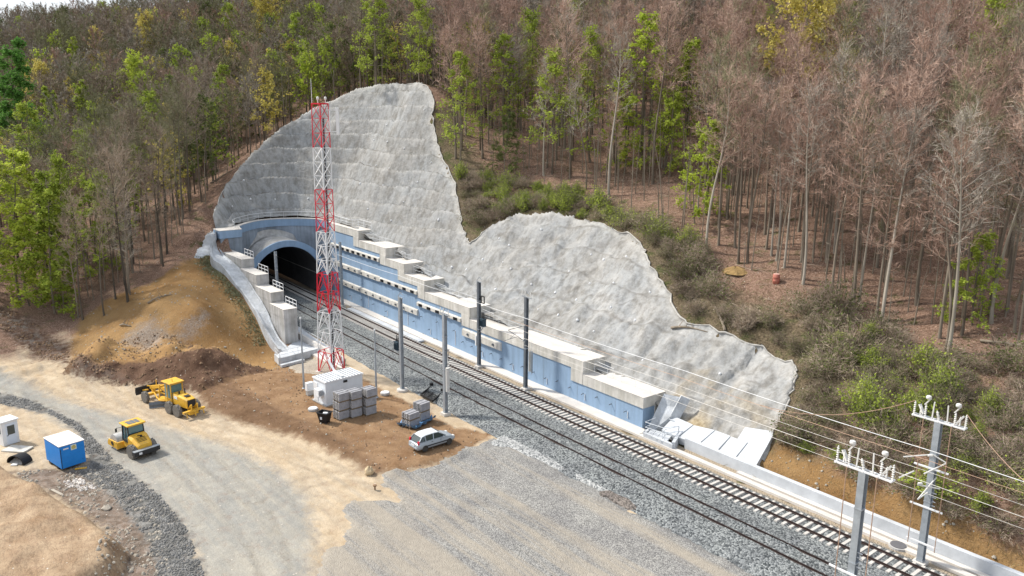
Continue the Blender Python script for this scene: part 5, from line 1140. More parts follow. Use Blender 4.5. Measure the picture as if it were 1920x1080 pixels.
b.box((0, 0, 30.5), (1.2, 1.2, .05)); b.build('top_frame', MT['red'], TW_)
for x_, y_ in ((.2, -.5), (.55, .3)): MB().lathe((x_, y_, 30.6), [(.06, 0), (.06, .35), (.14, .4), (.14, .62), (.05, .7)], n=10).build('warning_lamp', MT['porc'], TW_)
wdir = Vector((.63, .775, 0)); wl = Matrix.Rotation(-.35, 3, 'Z') @ wdir
for dd, h_, w_ in ((1.0, 2.3, .14), (1.85, 2.9, .34)):
    p = wl*dd; b = MB().box((p.x, p.y, 28.7), (w_, .16, h_), math.atan2(wl.y, wl.x)); b.build('panel_antenna', MT['white'], TW_, bev=.03)
for z_ in (27.6, 29.9): MB().bar(wl*.5+Vector((0, 0, z_)), wl*1.9+Vector((0, 0, z_)), .07).build('antenna_bracket', MT['white'], TW_)
b = MB()
for k in range(4): c_ = corner(k, 0); b.box((c_.x, c_.y, .05), (.6, .6, .5))
b.build('footing', MT['conc'], TW_)
pl_ = MB().box((.2, .1, 7.55), (1.0, 1.0, .05)).build('rest_platform', MT['steel'], TW_)
# ------------------------------------------------------------------ catenary masts
def hmast(name, label, X, rr, H_, rz=None, dark=False, w=.34, base='round'):
    d = tang(X); rz = math.atan2(d.y, d.x) if rz is None else rz; t = thing(name, label, 'catenary mast', T(X, rr, -.5), rz)
    m_ = MT['steel_d'] if dark else MT['steel']; b = MB()
    for s in (-1, 1): b.box((0, s*w/2, H_/2), (w, .035, H_))
    b.box((0, 0, H_/2), (.03, w-.035, H_)); b.build('column', m_, t)
    if base == 'round': MB().lathe((0, 0, 0), [(.62, -.1), (.6, .12), (.35, .16)], n=16).build('foundation', MT['conc_top'], t)
    else: MB().box((0, 0, .02), (.8, .8, .3)).build('foundation', MT['conc_top'], t)
    b = MB()
    for z_ in (.25, H_*.45, H_*.78): b.box((0, 0, z_), (w+.05, w+.08, .08))
    b.build('clamp', MT['steel'], t); return t
def insul(par, p, h=.5, r_=.07, name='insulator'):
    pr = [(r_*.35, 0)]
    for k in range(6): z = h*(k+.5)/6; pr += [(r_*.5, z-.03), (r_, z), (r_*.5, z+.03)]
    pr += [(r_*.35, h), (r_*.6, h+.03), (r_*.3, h+.09)]; o = MB().lathe((0, 0, 0), pr, n=10).build(name, MT['porc'], par); o.location = p; return o
def transformer(t, p, b0):
    b = MB().box(p, (.62, .5, .85)).box(Vector(p)+Vector((0, 0, .45)), (.7, .58, .08)); 
    for k in range(5): b.box(Vector(p)+Vector((-.24+.12*k, -.28, -.05)), (.03, .08, .65))
    o = b.build('transformer', mat('transformer_blue', (.03, .055, .075), .5) if 'tf' not in MT else MT['tf'], t, bev=.03); MT['tf'] = o.data.materials[0]
    for x_ in (-.17, .17): q = MB().lathe((0, 0, 0), [(.05, 0), (.09, .06), (.05, .12), (.09, .2), (.05, .28), (.09, .36), (.04, .44), (.05, .7)], n=8).build('bushing', MT['black'], o); q.location = Vector(p)+Vector((x_, 0, .5))
    b = MB(); b.bar(Vector(p)+Vector((0, 0, -.5)), b0, .07); b.bar(Vector(p)+Vector((-.3, 0, -.48)), Vector(p)+Vector((.3, 0, -.48)), .5, .07); b.bar(Vector(p)+Vector((0, .1, -.5)), Vector(b0)-Vector((0, 0, .8)), .07); b.build('bracket', MT['steel'], t)
def toparm(t, z, L_=1.7, ins=True):
    b = MB().bar((-L_/2, 0, z), (L_/2, 0, z), .09); b.bar((-.5, 0, z), (.1, 0, z+.6), .05); b.bar((.1, 0, z+.6), (.55, 0, z+.35), .05); b.build('top_arm', MT['steel'], t)
    if ins:
        for x_ in (-.75, -.2, .7): insul(t, (x_, 0, z+.05), .5, .06)
def weights(t, p, h, m_, r_=.17):
    b = MB()
    for k in range(int(h/.13)): b.lathe((p[0], p[1], p[2]+k*.13), [(r_, 0), (r_, .10)], n=12)
    b.tube([(p[0], p[1], p[2]-.3), (p[0], p[1], p[2]+h+1.2)], .02, 5); b.build('tension_weight', m_, t)
def cantilever(t, s, z=6.3, L_=2.1):
    """bracket arm reaching over the track; s = side sign in local y"""
    b = MB(); b.tube([(0, 0, z+1.3), (0, s*L_, z+1.15)], .035, 6); b.tube([(0, 0, z-.6), (0, s*L_, z+1.1)], .035, 6); b.tube([(0, s*L_*.55, z+.2), (0, s*(L_+.5), z+.05)], .025, 6); b.tube([(0, s*L_*.6, z+.55), (0, s*L_*.95, z+.1)], .02, 5); b.build('cantilever', MT['steel_d'], t)
    for z_ in (z+1.3, z-.6): b = MB().tube([(0, s*.15, z_), (0, s*.5, z_+(0 if z_ > z else .28))], .07, 8); b.build('insulator', MT['porc'], t)
m1 = hmast('catenary_mast', 'steel mast left of the near track carrying a dark transformer box', -70.59, 40.75, 10.4); transformer(m1, (-.75, -.05, 5.35-.5), (0, 0, 4.6)); toparm(m1, 10.4, .9, False)
m2 = hmast('catenary_mast', 'steel mast left of the near track with a white weight stack at its side', -61.85, 40.8, 10.4, base='sq'); toparm(m2, 10.35); weights(m2, (.62, -.1, 2.6), 2.5, MT['porc'], .2); cantilever(m2, 1, 5.4, .5)
m3 = hmast('catenary_mast', 'dark steel mast before the blue wall carrying a transformer and a small square frame', -71.96, 52.2, 10.4, dark=True, base='sq'); transformer(m3, (.7, .1, 5.6), (0, 0, 4.9)); toparm(m3, 10.4, .9, False)
b = MB()
for a_, c_ in (((.5, 8.0), (1.1, 8.0)), ((1.1, 8.0), (1.1, 8.8)), ((1.1, 8.8), (.5, 8.8)), ((.5, 8.8), (.5, 8.0))): b.bar((a_[0], 0, a_[1]), (c_[0], 0, c_[1]), .1)
b.bar((0, 0, 8.4), (.5, 0, 8.4), .05); b.build('square_frame', MT['frame_d'], m3); MB().box((-.35, -.1, 3.2), (.22, .3, 1.2)).build('control_box', MT['white'], m3)
m4 = hmast('catenary_mast', 'dark steel mast before the blue wall with bracket arm and tension weights', -62.5, 51.85, 10.4, dark=True, base='sq'); toparm(m4, 10.4); weights(m4, (.55, .1, 2.2), 2.4, MT['conc'], .13); weights(m4, (.9, .1, 2.2), 2.4, MT['steel'], .13); cantilever(m4, -1, 6.0, 2.4)
m5 = hmast('catenary_mast', 'slim steel mast before the blue wall just right of the lattice tower', -109.3, 51.75, 10.2, w=.3, base='sq'); cantilever(m5, -1, 6.0, 2.0)
m6 = hmast('catenary_mast', 'pale steel mast standing in front of the dark tunnel mouth', -107.6, 40.75, 10.1, w=.3, base='sq')
b = MB()
for z_ in (9.6, 7.4): b.bar((-.35, 0, z_), (.35, 0, z_), .12)
b.build('cross_bracket', MT['porc'], m6)
def switch_mast(label, X, rr, brackets):
    t = hmast('catenary_mast', label, X, rr, 10.2, w=.4, base='sq'); z = 10.25; b = MB()
    for y_ in (-.16, .16): b.bar((-1.65, y_, z), (1.65, y_, z), .09)
    for x_ in (-1.6, -.85, 0, .85, 1.6): b.box((x_, 0, z), (.12, .45, .1))
    b.build('crossarm', MT['white'], t)
    for x_ in (-1.6, 1.6): insul(t, (x_, 0, z+.05), .8, .085)
    for x_, s in ((-.9, -1), (.95, 1)):
        insul(t, (x_, 0, z+.05), .75, .085); insul(t, (x_+s*.3, 0, z+.05), .55, .07)
        b = MB().bar((x_-.1, 0, z+.85), (x_+.25, 0, z+1.35), .08); b.lathe((x_+.1, 0, z+1.28), [(.06, 0), (.15, .03), (.18, .12), (.15, .22), (.06, .26)], n=12); b.bar((x_+s*.1, 0, z+.2), (x_+s*.45, .1, z+.75), .2, .1); b.bar((x_-s*.45, 0, z), (x_-s*.5, 0, z+1.2), .07)
        b.build('disconnector', MT['porc'], t)
        MB().tube([(x_-s*.05, -.3, z), (x_-s*.05, -.3, 1.3)], .028, 6).build('operating_rod', MT['copper'], t)
    o = insul(t, (0, 0, z+.05), .55, .1); o.rotation_euler.y = -.3
    for z_, l_ in brackets: MB().bar((-l_, -.25, z_), (l_, -.25, z_), .1).build('spacer_bar', MT['white'], t)
    b = MB()
    for z_ in (4.3, 4.6, 4.9, 5.2): b.box((.25, .1, z_), (.3, .06, .05))
    b.build('step_iron', MT['white'], t); return t
m7 = switch_mast('large pale steel mast at the right front with insulators, nearer to the camera', -18.95, 40.8, ((3.9, 1.3), (1.4, 1.2)))
m8 = switch_mast('large pale steel mast at the right front with several bracket arms, behind the far track', -19.55, 51.75, ((7.0, 1.1), (4.2, 1.05), (1.6, 1.0)))
b = MB()
for (a_, c_) in (((-1.3, -1.5, 7.7), (0, -.3, 8.0)), ((0, -.3, 8.0), (.8, 0, 7.6)), ((.8, 0, 7.6), (-.1, -1., 6.8)), ((-1.2, -2.0, 6.4), (-.6, -1.3, 6.9)), ((-.3, -1.2, 6.0), (.6, 0, 5.7)), ((-.2, -1.2, 5.0), (.3, 0, 6.4)), ((-.2, -1.2, 5.0), (0, 0, 5.3))): b.tube([a_, c_], .045, 6)
b.build('cantilever', MT['porc'], m8)
for p_ in ((.0, -.4, 7.95), (-.15, -1.0, 6.1)): o = insul(m8, p_, .5, .09); o.rotation_euler.x = 1.3
# ------------------------------------------------------------------ wires
def wire(name, pts, r_, m_, label, sag=0.):
    P = [Vector(p) for p in pts]; out = []
    for a_, c_ in zip(P, P[1:]):
        n = 10
        for k in range(n): t_ = k/n; q = a_.lerp(c_, t_); q.z -= sag*4*t_*(1-t_); out.append(q)
    out.append(P[-1]); c0 = sum(out, Vector())/len(out); o = MB().tube([q-c0 for q in out], r_, 5).build(name, m_); o.location = c0; return tag(o, label, 'overhead wire')
XS = [-118, -109.3, -90, -71.96, -62.5, -40, -19.5, 6]
wire('feeder_wire', [T(x, 51.25, 7.8) for x in XS[1:]], .026, MT['white'], 'thick white feeder cable, highest of the wires in front of the sprayed slope', .12)
wire('messenger_wire', [T(x, 49.7, 7.75) for x in (-62.5, -40, -19.5, 6)], .016, MT['copper'], 'thin copper wire just below the thick white feeder', .1)
wire('messenger_wire', [T(x, 49.5, 7.1) for x in (-62.5, -40, -19.5, 6)], .013, MT['wire'], 'thin grey wire, second below the thick white feeder', .1)
wire('contact_wire', [T(x, 49.7, 6.25) for x in (-62.5, -40, -19.5, 6)], .02, MT['wire'], 'pale contact wire, third below the thick white feeder', .05)
wire('contact_wire', [T(x, 49.5, 5.62) for x in (-62.5, -40, -19.5, 6)], .013, MT['wire'], 'lowest thin grey contact wire over the far track', .03)
def arc(a_, c_, sag, n=14): a_, c_ = Vector(a_), Vector(c_); return [a_.lerp(c_, k/n)-Vector((0, 0, sag*4*(k/n)*(1-k/n))) for k in range(n+1)]
c8 = Vector(T(-19.55, 51.75, 10.7))
for a_, c_, sg, lb in ((c8+Vector((-1.6, 0, 0)), T(-31.5, 49.7, 7.7), .9, 'slack copper jumper wire hanging left from the rear pale mast to the wires'), (c8+Vector((1.6, 0, 0)), T(-12.2, 49.7, 7.7), .5, 'slack copper jumper wire hanging right from the rear pale mast to the wires')):
    P = arc(a_, c_, sg); c0 = sum(P, Vector())/len(P); o = MB().tube([q-c0 for q in P], .022, 5).build('jumper_wire', MT['copper']); o.location = c0; tag(o, lb, 'overhead wire')
# ------------------------------------------------------------------ trees and shrubs
def tree_mat(name, c1, c2, leaf=False):
    m = bpy.data.materials.new(name); m.use_nodes = True; n = m.node_tree.nodes; l = m.node_tree.links
    p = n['Principled BSDF']; p.inputs['Roughness'].default_value = .8; p.inputs['Specular IOR Level'].default_value = .15
    oi = n.new('ShaderNodeObjectInfo'); geo = n.new('ShaderNodeNewGeometry'); nz = n.new('ShaderNodeTexNoise'); nz.inputs['Scale'].default_value = .45; nz.inputs['Detail'].default_value = 3
    l.new(geo.outputs['Position'], nz.inputs['Vector'])
    a = n.new('ShaderNodeMath'); a.operation = 'MULTIPLY_ADD'; a.inputs[1].default_value = .5; l.new(oi.outputs['Random'], a.inputs[0])
    b = n.new('ShaderNodeMath'); b.operation = 'MULTIPLY_ADD'; b.inputs[1].default_value = 1.6; b.inputs[2].default_value = -.55; l.new(nz.outputs[0], b.inputs[0]); l.new(b.outputs[0], a.inputs[2])
    r = n.new('ShaderNodeValToRGB'); r.color_ramp.elements[0].color = (*c1, 1); r.color_ramp.elements[1].color = (*c2, 1); l.new(a.outputs[0], r.inputs[0])
    l.new(r.outputs[0], p.inputs['Base Color'])
    if leaf:
        p.inputs['Transmission Weight'].default_value = 0; p.inputs['Subsurface Weight'].default_value = 0
        tr = n.new('ShaderNodeBsdfTranslucent'); l.new(r.outputs[0], tr.inputs['Color']); ms = n.new('ShaderNodeMixShader'); ms.inputs[0].default_value = .35
        l.new(p.outputs[0], ms.inputs[1]); l.new(tr.outputs[0], ms.inputs[2]); l.new(ms.outputs[0], n['Material Output'].inputs['Surface'])
    return m
MT['bark'] = tree_mat('bark', (.10, .08, .062), (.26, .225, .18)); MT['bark_pale'] = tree_mat('pale_bark', (.25, .225, .185), (.42, .385, .33))
MT['bark_dark'] = tree_mat('dark_bark', (.05, .043, .035), (.14, .12, .095))
TW = {'pink': tree_mat('twigs_pinkish', (.255, .165, .13), (.53, .385, .31)), 'grey': tree_mat('twigs_grey', (.19, .165, .135), (.48, .44, .38)),
      'olive': tree_mat('twigs_olive', (.13, .13, .07), (.33, .32, .19)), 'brown': tree_mat('twigs_brown', (.19, .15, .115), (.44, .36, .28))}
LF = {'lime': tree_mat('lime_leaves', (.30, .40, .04), (.55, .62, .10), True), 'yellow': tree_mat('yellow_leaves', (.42, .36, .08), (.66, .58, .18), True),
      'green': tree_mat('green_leaves', (.06, .17, .03), (.16, .32, .07), True), 'mid': tree_mat('fresh_leaves', (.22, .29, .04), (.45, .54, .09), True),
      'dull': tree_mat('dull_leaves', (.075, .10, .03), (.20, .24, .08), True)}
class TB:
    """numpy collector of tubes and slivers"""
    def __init__(s): s.V = []; s.F = []; s.n = 0
    def tube(s, P, R, k=5):
        P = np.array(P); m = len(P); D = np.gradient(P, axis=0); D /= np.linalg.norm(D, axis=1)[:, None]+1e-9
        ref = np.array([1., 0, 0]) if abs(D[0][2]) > .7 else np.array([0, 0, 1.])
        A = np.cross(D, ref); A /= np.linalg.norm(A, axis=1)[:, None]+1e-9; B = np.cross(D, A); t = np.arange(k)*2*np.pi/k
        V = P[:, None]+(np.cos(t)[None, :, None]*A[:, None]+np.sin(t)[None, :, None]*B[:, None])*np.array(R)[:, None, None]
        i = np.arange(m-1)[:, None]*k; j = np.arange(k)[None]; j2 = (j+1) % k
        a = i+j; b = i+j2; c = i+k+j2; d = i+k+j
        s.F.append(np.concatenate([np.stack([a, b, c], -1).reshape(-1, 3), np.stack([a, c, d], -1).reshape(-1, 3)])+s.n); s.V.append(V.reshape(-1, 3)); s.n += m*k
    def sliver(s, P, D, L, w, r):
        n = len(P); Sd = np.cross(D, r.normal(size=(n, 3))); Sd /= np.linalg.norm(Sd, axis=1)[:, None]+1e-9
        V = np.stack([P-Sd*w[:, None]/2, P+Sd*w[:, None]/2, P+D*L[:, None]], 1).reshape(-1, 3); s.V.append(V); s.F.append(np.arange(n*3).reshape(-1, 3)+s.n); s.n += 3*n
    def leaf(s, P, size, r, flat=0.):
        n = len(P); A = r.normal(size=(n, 3)); A[:, 2] *= (1-flat); A /= np.linalg.norm(A, axis=1)[:, None]+1e-9
        B = np.cross(A, r.normal(size=(n, 3))*[1, 1, 1-flat*.0]+[0, 0, flat*2]); B /= np.linalg.norm(B, axis=1)[:, None]+1e-9; sz = size*r.uniform(.6, 1.3, n)[:, None]
        V = np.stack([P-A*sz*.5, P+B*sz*.35, P+A*sz*.5, P-B*sz*.35], 1).reshape(-1, 3); b = np.arange(n)*4+s.n
        s.F.append(np.concatenate([np.stack([b, b+1, b+2], 1), np.stack([b, b+2, b+3], 1)])); s.V.append(V); s.n += 4*n
    def arr(s): return np.concatenate(s.V), np.concatenate(s.F)
    def mesh(s, name):
        V, F = s.arr(); me = bpy.data.meshes.new(name); me.vertices.add(len(V)); me.vertices.foreach_set('co', V.astype(np.float32).ravel())
        me.loops.add(F.size); me.loops.foreach_set('vertex_index', F.astype(np.int32).ravel()); me.polygons.add(len(F))
        me.polygons.foreach_set('loop_start', np.arange(0, F.size, 3, dtype=np.int32)); me.polygons.foreach_set('loop_total', np.full(len(F), 3, np.int32)); me.update(calc_edges=True)
        me.materials.append(MT['bark']); return me
def bare(seed, H=21., base=.42, cr=3.4, nb=26, nsub=7, ntw=6, tw=.034, form='up', leafn=0, leafs=.3, lod=False):
    """leafless forest tree: (trunk with limbs, crown of fine twigs)"""
    r = np.random.RandomState(seed); T_, C_ = TB(), TB()
    lean = r.normal(size=2)*.035*H; bend = r.normal(size=2)*.02*H
    def tp(t): return np.array([lean[0]*t*t+bend[0]*math.sin(t*5), lean[1]*t*t+bend[1]*math.sin(t*4+1), H*t-.4])
    r0_ = (.0095 if lod else .0078)*H; ts = np.linspace(0, 1, 5 if lod else 11); T_.tube([tp(t) for t in ts], [r0_*(1.35 if t == 0 else 1)*(1-t)**.8+.015 for t in ts], 4 if lod else 6)
    P_, D_, L_ = [], [], []
    for i in range(nb):
        t = base+(1-base)*((i+r.rand())/nb)**.9*.98; p = tp(t); az = i*2.4+r.rand(); k = (t-base)/(1-base)
        if form == 'up': ln = cr*(.72+.85*k-1.2*k*k)*r.uniform(.65, 1.3); el = .22+.85*k+r.uniform(-.15, .25)
        else: ln = cr*(1.1-.95*k)*r.uniform(.7, 1.2); el = r.uniform(-.05, .2)
        d = np.array([math.cos(az)*math.cos(el), math.sin(az)*math.cos(el), math.sin(el)]); pts = [p]
        for q in range(1, 5): dd = d+np.array([0, 0, .07*q if form == 'up' else -.02*q])+r.normal(size=3)*.09; pts.append(pts[-1]+dd*ln/4)
        rr = r0_*(1-t)**.8*.42+.014
        (T_ if (i % 3 == 0 and not lod) else C_).tube(pts, [rr, rr*.8, rr*.6, rr*.4, .008], 3)
        pts = np.array(pts)
        m = nsub; s_ = r.uniform(.15, 1, m)*4; i0 = np.minimum(s_.astype(int), 3); f = (s_-i0)[:, None]; P2 = pts[i0]*(1-f)+pts[i0+1]*f
        D2 = d+r.normal(size=(m, 3))*.55+[0, 0, .25 if form == 'up' else 0]; D2 /= np.linalg.norm(D2, axis=1)[:, None]; L2 = ln*r.uniform(.25, .55, m)
        P_.append(P2); D_.append(D2); L_.append(L2)
    P2, D2, L2 = np.concatenate(P_), np.concatenate(D_), np.concatenate(L_)
    C_.sliver(P2, D2, L2, np.full(len(P2), tw*1.3), r)
    k = ntw; tt = r.uniform(.2, 1, (len(P2), k, 1)); P3 = (P2[:, None]+D2[:, None]*L2[:, None, None]*tt).reshape(-1, 3)
    D3 = (D2[:, None]+r.normal(size=(len(P2), k, 3))*.6).reshape(-1, 3)+[0, 0, .15]; D3 /= np.linalg.norm(D3, axis=1)[:, None]
    C_.sliver(P3, D3, r.uniform(.35, .95, len(P3)), np.full(len(P3), tw), r)
    Lf = None
    if leafn:
        Lf = TB(); j = r.randint(0, len(P3), leafn); PL = P3[j]+D3[j]*r.uniform(0, .8, (leafn, 1))+r.normal(size=(leafn, 3))*.12; Lf.leaf(PL, leafs, r, .6 if form != 'up' else .2)
    return T_, C_, Lf
protos = [bare(11, 19, .50, 3.1, 26, 8, 6, .036), bare(12, 20, .56, 3.0, 26, 8, 6, .036), bare(13, 17, .40, 3.4, 28, 8, 7, .036), bare(14, 19, .60, 2.8, 24, 8, 6, .036), bare(15, 15, .38, 2.6, 24, 8, 7, .036), bare(16, 21, .50, 3.9, 32, 9, 7, .036)]
PM = [(a.mesh('trunk'), b.mesh('crown')) for a, b, _ in protos]
lods = [bare(30+i, h, b_, c_, 17, 8, 9, .085, lod=True) for i, (h, b_, c_) in enumerate(((13, .22, 4.3), (15, .28, 4.4), (12, .2, 4.6), (14, .24, 5.2)))]
lodL = [bare(40+i, h, b_, c_, 15, 6, 4, .06, form='up', leafn=1000, leafs=.45, lod=True) for i, (h, b_, c_) in enumerate(((13, .2, 4.2), (11, .15, 3.6)))]
def put_tree(me_t, me_c, mt, mc, x, y, z, s, rz, label, cat, group, leafme=None, lm=None, nm='bare_tree'):
    t = thing(nm, label, cat, (x, y, z-.25), rz, group); t.scale = (s, s, s*rng.uniform(.93, 1.07))
    for nme, me, m_ in (('trunk', me_t, mt), ('crown', me_c, mc), ('foliage', leafme, lm)):
        if me is None: continue
        o = bpy.data.objects.new(nme, me); SC.collection.objects.link(o); o.parent = t
        o.material_slots[0].link = 'OBJECT'; o.material_slots[0].material = m_
    return t
SCRUB = hp([(1000, 415), (890, 425), (868, 380), (856, 330), (900, 335), (960, 340), (1090, 372), (1160, 400), (1250, 440), (1340, 486), (1420, 520), (1500, 545), (1600, 590), (1660, 622), (1780, 668), (1940, 690)])+[(-10, 62), (-10, 53), (-36, 53), (-50, 62), (-70, 69)]
BARELEFT = hp([(395, 400), (330, 450), (305, 498), (240, 560), (200, 590), (150, 640), (130, 700), (250, 700)])+[(-80, 36), (-118, 42), (-125, 44)]
GXm, GYm, GZm = gx, gy, GZ
def gz_fast(x, y):
    i = int(np.clip(np.searchsorted(gx, x)-1, 0, len(gx)-2)); j = int(np.clip(np.searchsorted(gy, y)-1, 0, len(gy)-2))
    u = (x-gx[i])/(gx[i+1]-gx[i]); v = (y-gy[j])/(gy[j+1]-gy[j])
    return float(GZ[i, j]*(1-u)*(1-v)+GZ[i+1, j]*u*(1-v)+GZ[i, j+1]*(1-u)*v+GZ[i+1, j+1]*u*v)
def pix(P):
    d = np.asarray(P, float)-CAMP; z = d @ fw; return 960+FPX*(d @ RT)/z, 540-FPX*(d @ UP)/z, z
SPEC = [(1205, 130, 'layer2', 'lime', 11, 1.25, 'tall lime green tree with layered leaves, the brightest above the right slope'), (1172, 230, 'layer', 'lime', 9, .8, 'small lime green layered tree just below the tallest lime one'),
        (1112, 150, 'tall', 'mid', 12, 1.0, 'fresh green slim tree left of the tall lime layered one'), (945, 140, 'layer2', 'mid', 11, 1., 'thin yellow green tree on the upper edge left of centre right wood'),
        (1318, 330, 'layer', 'lime', 7, .75, 'young lime leaved tree beside the pale forked trunk at the wood edge'), (1072, 22, 'round', 'lime', 12, 1.0, 'lime green round tree at the top edge right of centre'),
        (1520, 30, 'round', 'yellow', 12, 1.5, 'broad pale yellow flowering tree at the top of the right wood'), (1770, 42, 'tall', 'lime', 15, .8, 'small lime yellow tree top right among brown crowns'),
        (1290, 160, 'layer', 'mid', 9, .9, 'fresh green layered tree right of the tall lime one'), (1830, 540, 'layer', 'mid', 6, .6, 'pale green layered young tree near the right edge'),
        (262, 142, 'round', 'lime', 12, 1.0, 'bright lime round tree in the left wood'), (75, 150, 'round', 'yellow', 12, 1.1, 'yellow flowering tree near the upper left edge'),
        (22, 205, 'cone', 'green', 9, 1.7, 'large vivid green tree at the left edge of the picture'), (100, 222, 'cone', 'mid', 9, .9, 'small green cone shaped tree beside the large vivid green one'), (155, 205, 'cone', 'mid', 9, .95, 'green cone shaped tree in the left wood below the lime one'),
        (25, 400, 'layer', 'lime', 9, 1.35, 'big lime green tree low at the left edge'), (95, 470, 'cone', 'mid', 8, 1.1, 'green bushy tree at the foot of the left wood'), (60, 330, 'layer2', 'mid', 9, 1.2, 'layered fresh green tree above the big lime one at the left'),
        (275, 55, 'round', 'yellow', 12, 1.0, 'ochre yellow tree on the left ridge'), (495, 12, 'round', 'yellow', 12, 1.1, 'yellow crowned tree at the top edge left of the mast'), (140, 115, 'cone', 'lime', 9, .8, 'narrow yellow green tree high on the left slope'),
        (45, 100, 'cone', 'lime', 9, .7, 'narrow lime tree near the top left skyline'), (790, 80, 'tall', 'mid', 12, .9, 'pale green slim tree above the top of the sprayed slope'), (560, 95, 'layer2', 'mid', 10, 1.0, 'dull green layered tree in the dark wood left of the mast top'),
        (700, 70, 'layer2', 'mid', 10, 1.1, 'dull green layered tree above the sprayed slope'), (1000, 90, 'tall', 'mid', 12, 1.1, 'dull green tree in the upper wood right of centre'), (120, 560, 'round', 'mid', 4, .5, 'low green bushy sapling at the valley foot'),
        (1860, 60, 'tall', 'mid', 13, 1.1, 'fresh green tree at the top right corner'), (1420, 90, 'layer2', 'mid', 10, .9, 'pale green layered tree left of the yellow flowering crown'), (950, 290, 'layer', 'dull', 5, .6, 'small dull green layered tree beside the right edge of the big slope'),
        (180, 420, 'layer', 'mid', 8, 1.0, 'fresh green layered tree in the lower left wood'), (290, 250, 'layer2', 'mid', 10, 1., 'dull green layered tree in the middle of the left wood'), (420, 190, 'layer2', 'mid', 10, 1., 'dull green layered tree halfway up the left wood'), (20, 300, 'cone', 'green', 7, .9, 'green cone shaped tree below the large vivid green one'),
        (45, 480, 'layer', 'lime', 8, .9, 'lime green layered tree low at the left edge beside the biggest one'), (120, 385, 'tall', 'mid', 11, .9, 'fresh green slim tree inward from the big lime tree at the left'), (15, 320, 'layer2', 'lime', 10, .9, 'yellow green tree at the left edge above the big lime one'),
        (160, 330, 'layer2', 'mid', 10, .9, 'fresh green tree in the lower left wood above the layered one'), (430, 30, 'round', 'mid', 12, .8, 'pale green round tree near the top left of centre'), (860, 200, 'layer2', 'mid', 10, .9, 'dull green tree just right of the top of the sprayed slope'),
        (1040, 200, 'layer2', 'mid', 10, .95, 'fresh green layered tree between the slim one and the tall lime one'), (1255, 250, 'layer', 'mid', 8, .7, 'small fresh green tree under the right side of the tall lime one'), (1580, 60, 'round', 'mid', 12, .9, 'pale green round tree right beside the yellow flowering crown'),
        (1650, 90, 'tall', 'mid', 12, .8, 'faint green slim tree between the yellow crown and the small lime tree')]
cand = []
for x in np.arange(-420, 25, 3.05):
    for y in np.arange(-70, 260, 3.05):
        X = x+rng.uniform(-1.6, 1.6); Y = y+rng.uniform(-1.6, 1.6); d = math.hypot(X, Y)
        if d > 350: continue
        if d > 150 and rng.random() < .42+.12*(d > 230): continue
        if d < 125 and X < -95 and rng.random() < .3: continue
        
        z = gz_fast(X, Y)
        if z < 1.2 and not (X < -112 and Y < 14): continue
        u, v, dep = pix((X, Y, z)); ut, vt, _ = pix((X, Y, z+20))
        if dep < 5 or u < -90 or u > 2010 or v < -60 or vt > 1080: continue
        cand.append((X, Y, z, d, u, v))
cand = np.array(cand)
ok = (sdist(cand[:, 0], cand[:, 1], CUTPOLY) > 1.6) & ~inpoly(cand[:, 0], cand[:, 1], SCRUB) & ~inpoly(cand[:, 0], cand[:, 1], BARELEFT) & (segdist(cand[:, 0], cand[:, 1], CMID, False) > 5)
ok &= ~((cand[:, 0] > -118) & (cand[:, 1] < 20) & (cand[:, 2] < 1.5)) & ~((cand[:, 1] > 45) & (cand[:, 1] < 62) & (cand[:, 0] > -100))
for (u_, v_, kd_, lf_, hc_, s_, lb_) in SPEC:                        # clearings: nothing grows right in front of the leafy trees
    P_ = march(u_, v_, lambda X, Y: hbase(X, Y)+hc_*s_, 50, 345, 1400)
    if P_ is None: continue
    D_ = math.hypot(P_[0], P_[1]); hw_ = 22*s_*110/D_; tops = np.array([pix((c[0], c[1], c[2]+18))[1] for c in cand])
    ok &= ~((abs(cand[:, 4]-u_) < hw_) & (cand[:, 3] < D_+1) & (cand[:, 3] > D_-45) & (tops < v_+20) & (cand[:, 5] > v_-40))
cand = cand[ok]; cand = cand[np.argsort(cand[:, 3])]
print('tree candidates', len(cand))
NIND = 285
RG = [('leafless tree with pinkish brown twigs in the wood above the right hand slope', 'leafless pinkish trees right of the cutting'), ('leafless grey twigged tree in the wood above the right hand slope', 'leafless grey trees right of the cutting'),
      ('slender leafless brown tree in the dark wood left of the sprayed concrete slope', 'leafless trees left of the cutting'), ('leafless olive tinged tree in the dark wood left of the sprayed concrete slope', 'olive tinged trees left of the cutting')]
for (X, Y, z, d, u, v) in cand[:NIND]:
    right = u > 800; q = rng.random(); i = rng.randrange(6)
    if right: tw = 'pink' if q < .68 else ('grey' if q < .86 else 'olive'); lb = RG[0] if tw == 'pink' else RG[1]; mt = MT['bark_pale'] if rng.random() < .1 else MT['bark']
    else: tw = 'brown' if q < .5 else ('grey' if q < .6 else 'olive'); lb = RG[3] if tw == 'olive' else RG[2]; mt = MT['bark_dark'] if rng.random() < .6 else MT['bark']
    if right and tw == 'olive': lb = ('leafless olive tinged tree in the wood above the right hand slope', 'olive tinged trees right of the cutting')
    put_tree(PM[i][0], PM[i][1], mt, TW[tw], X, Y, z, rng.uniform(.8, 1.12), rng.uniform(0, 6.28), lb[0], 'tree', lb[1])
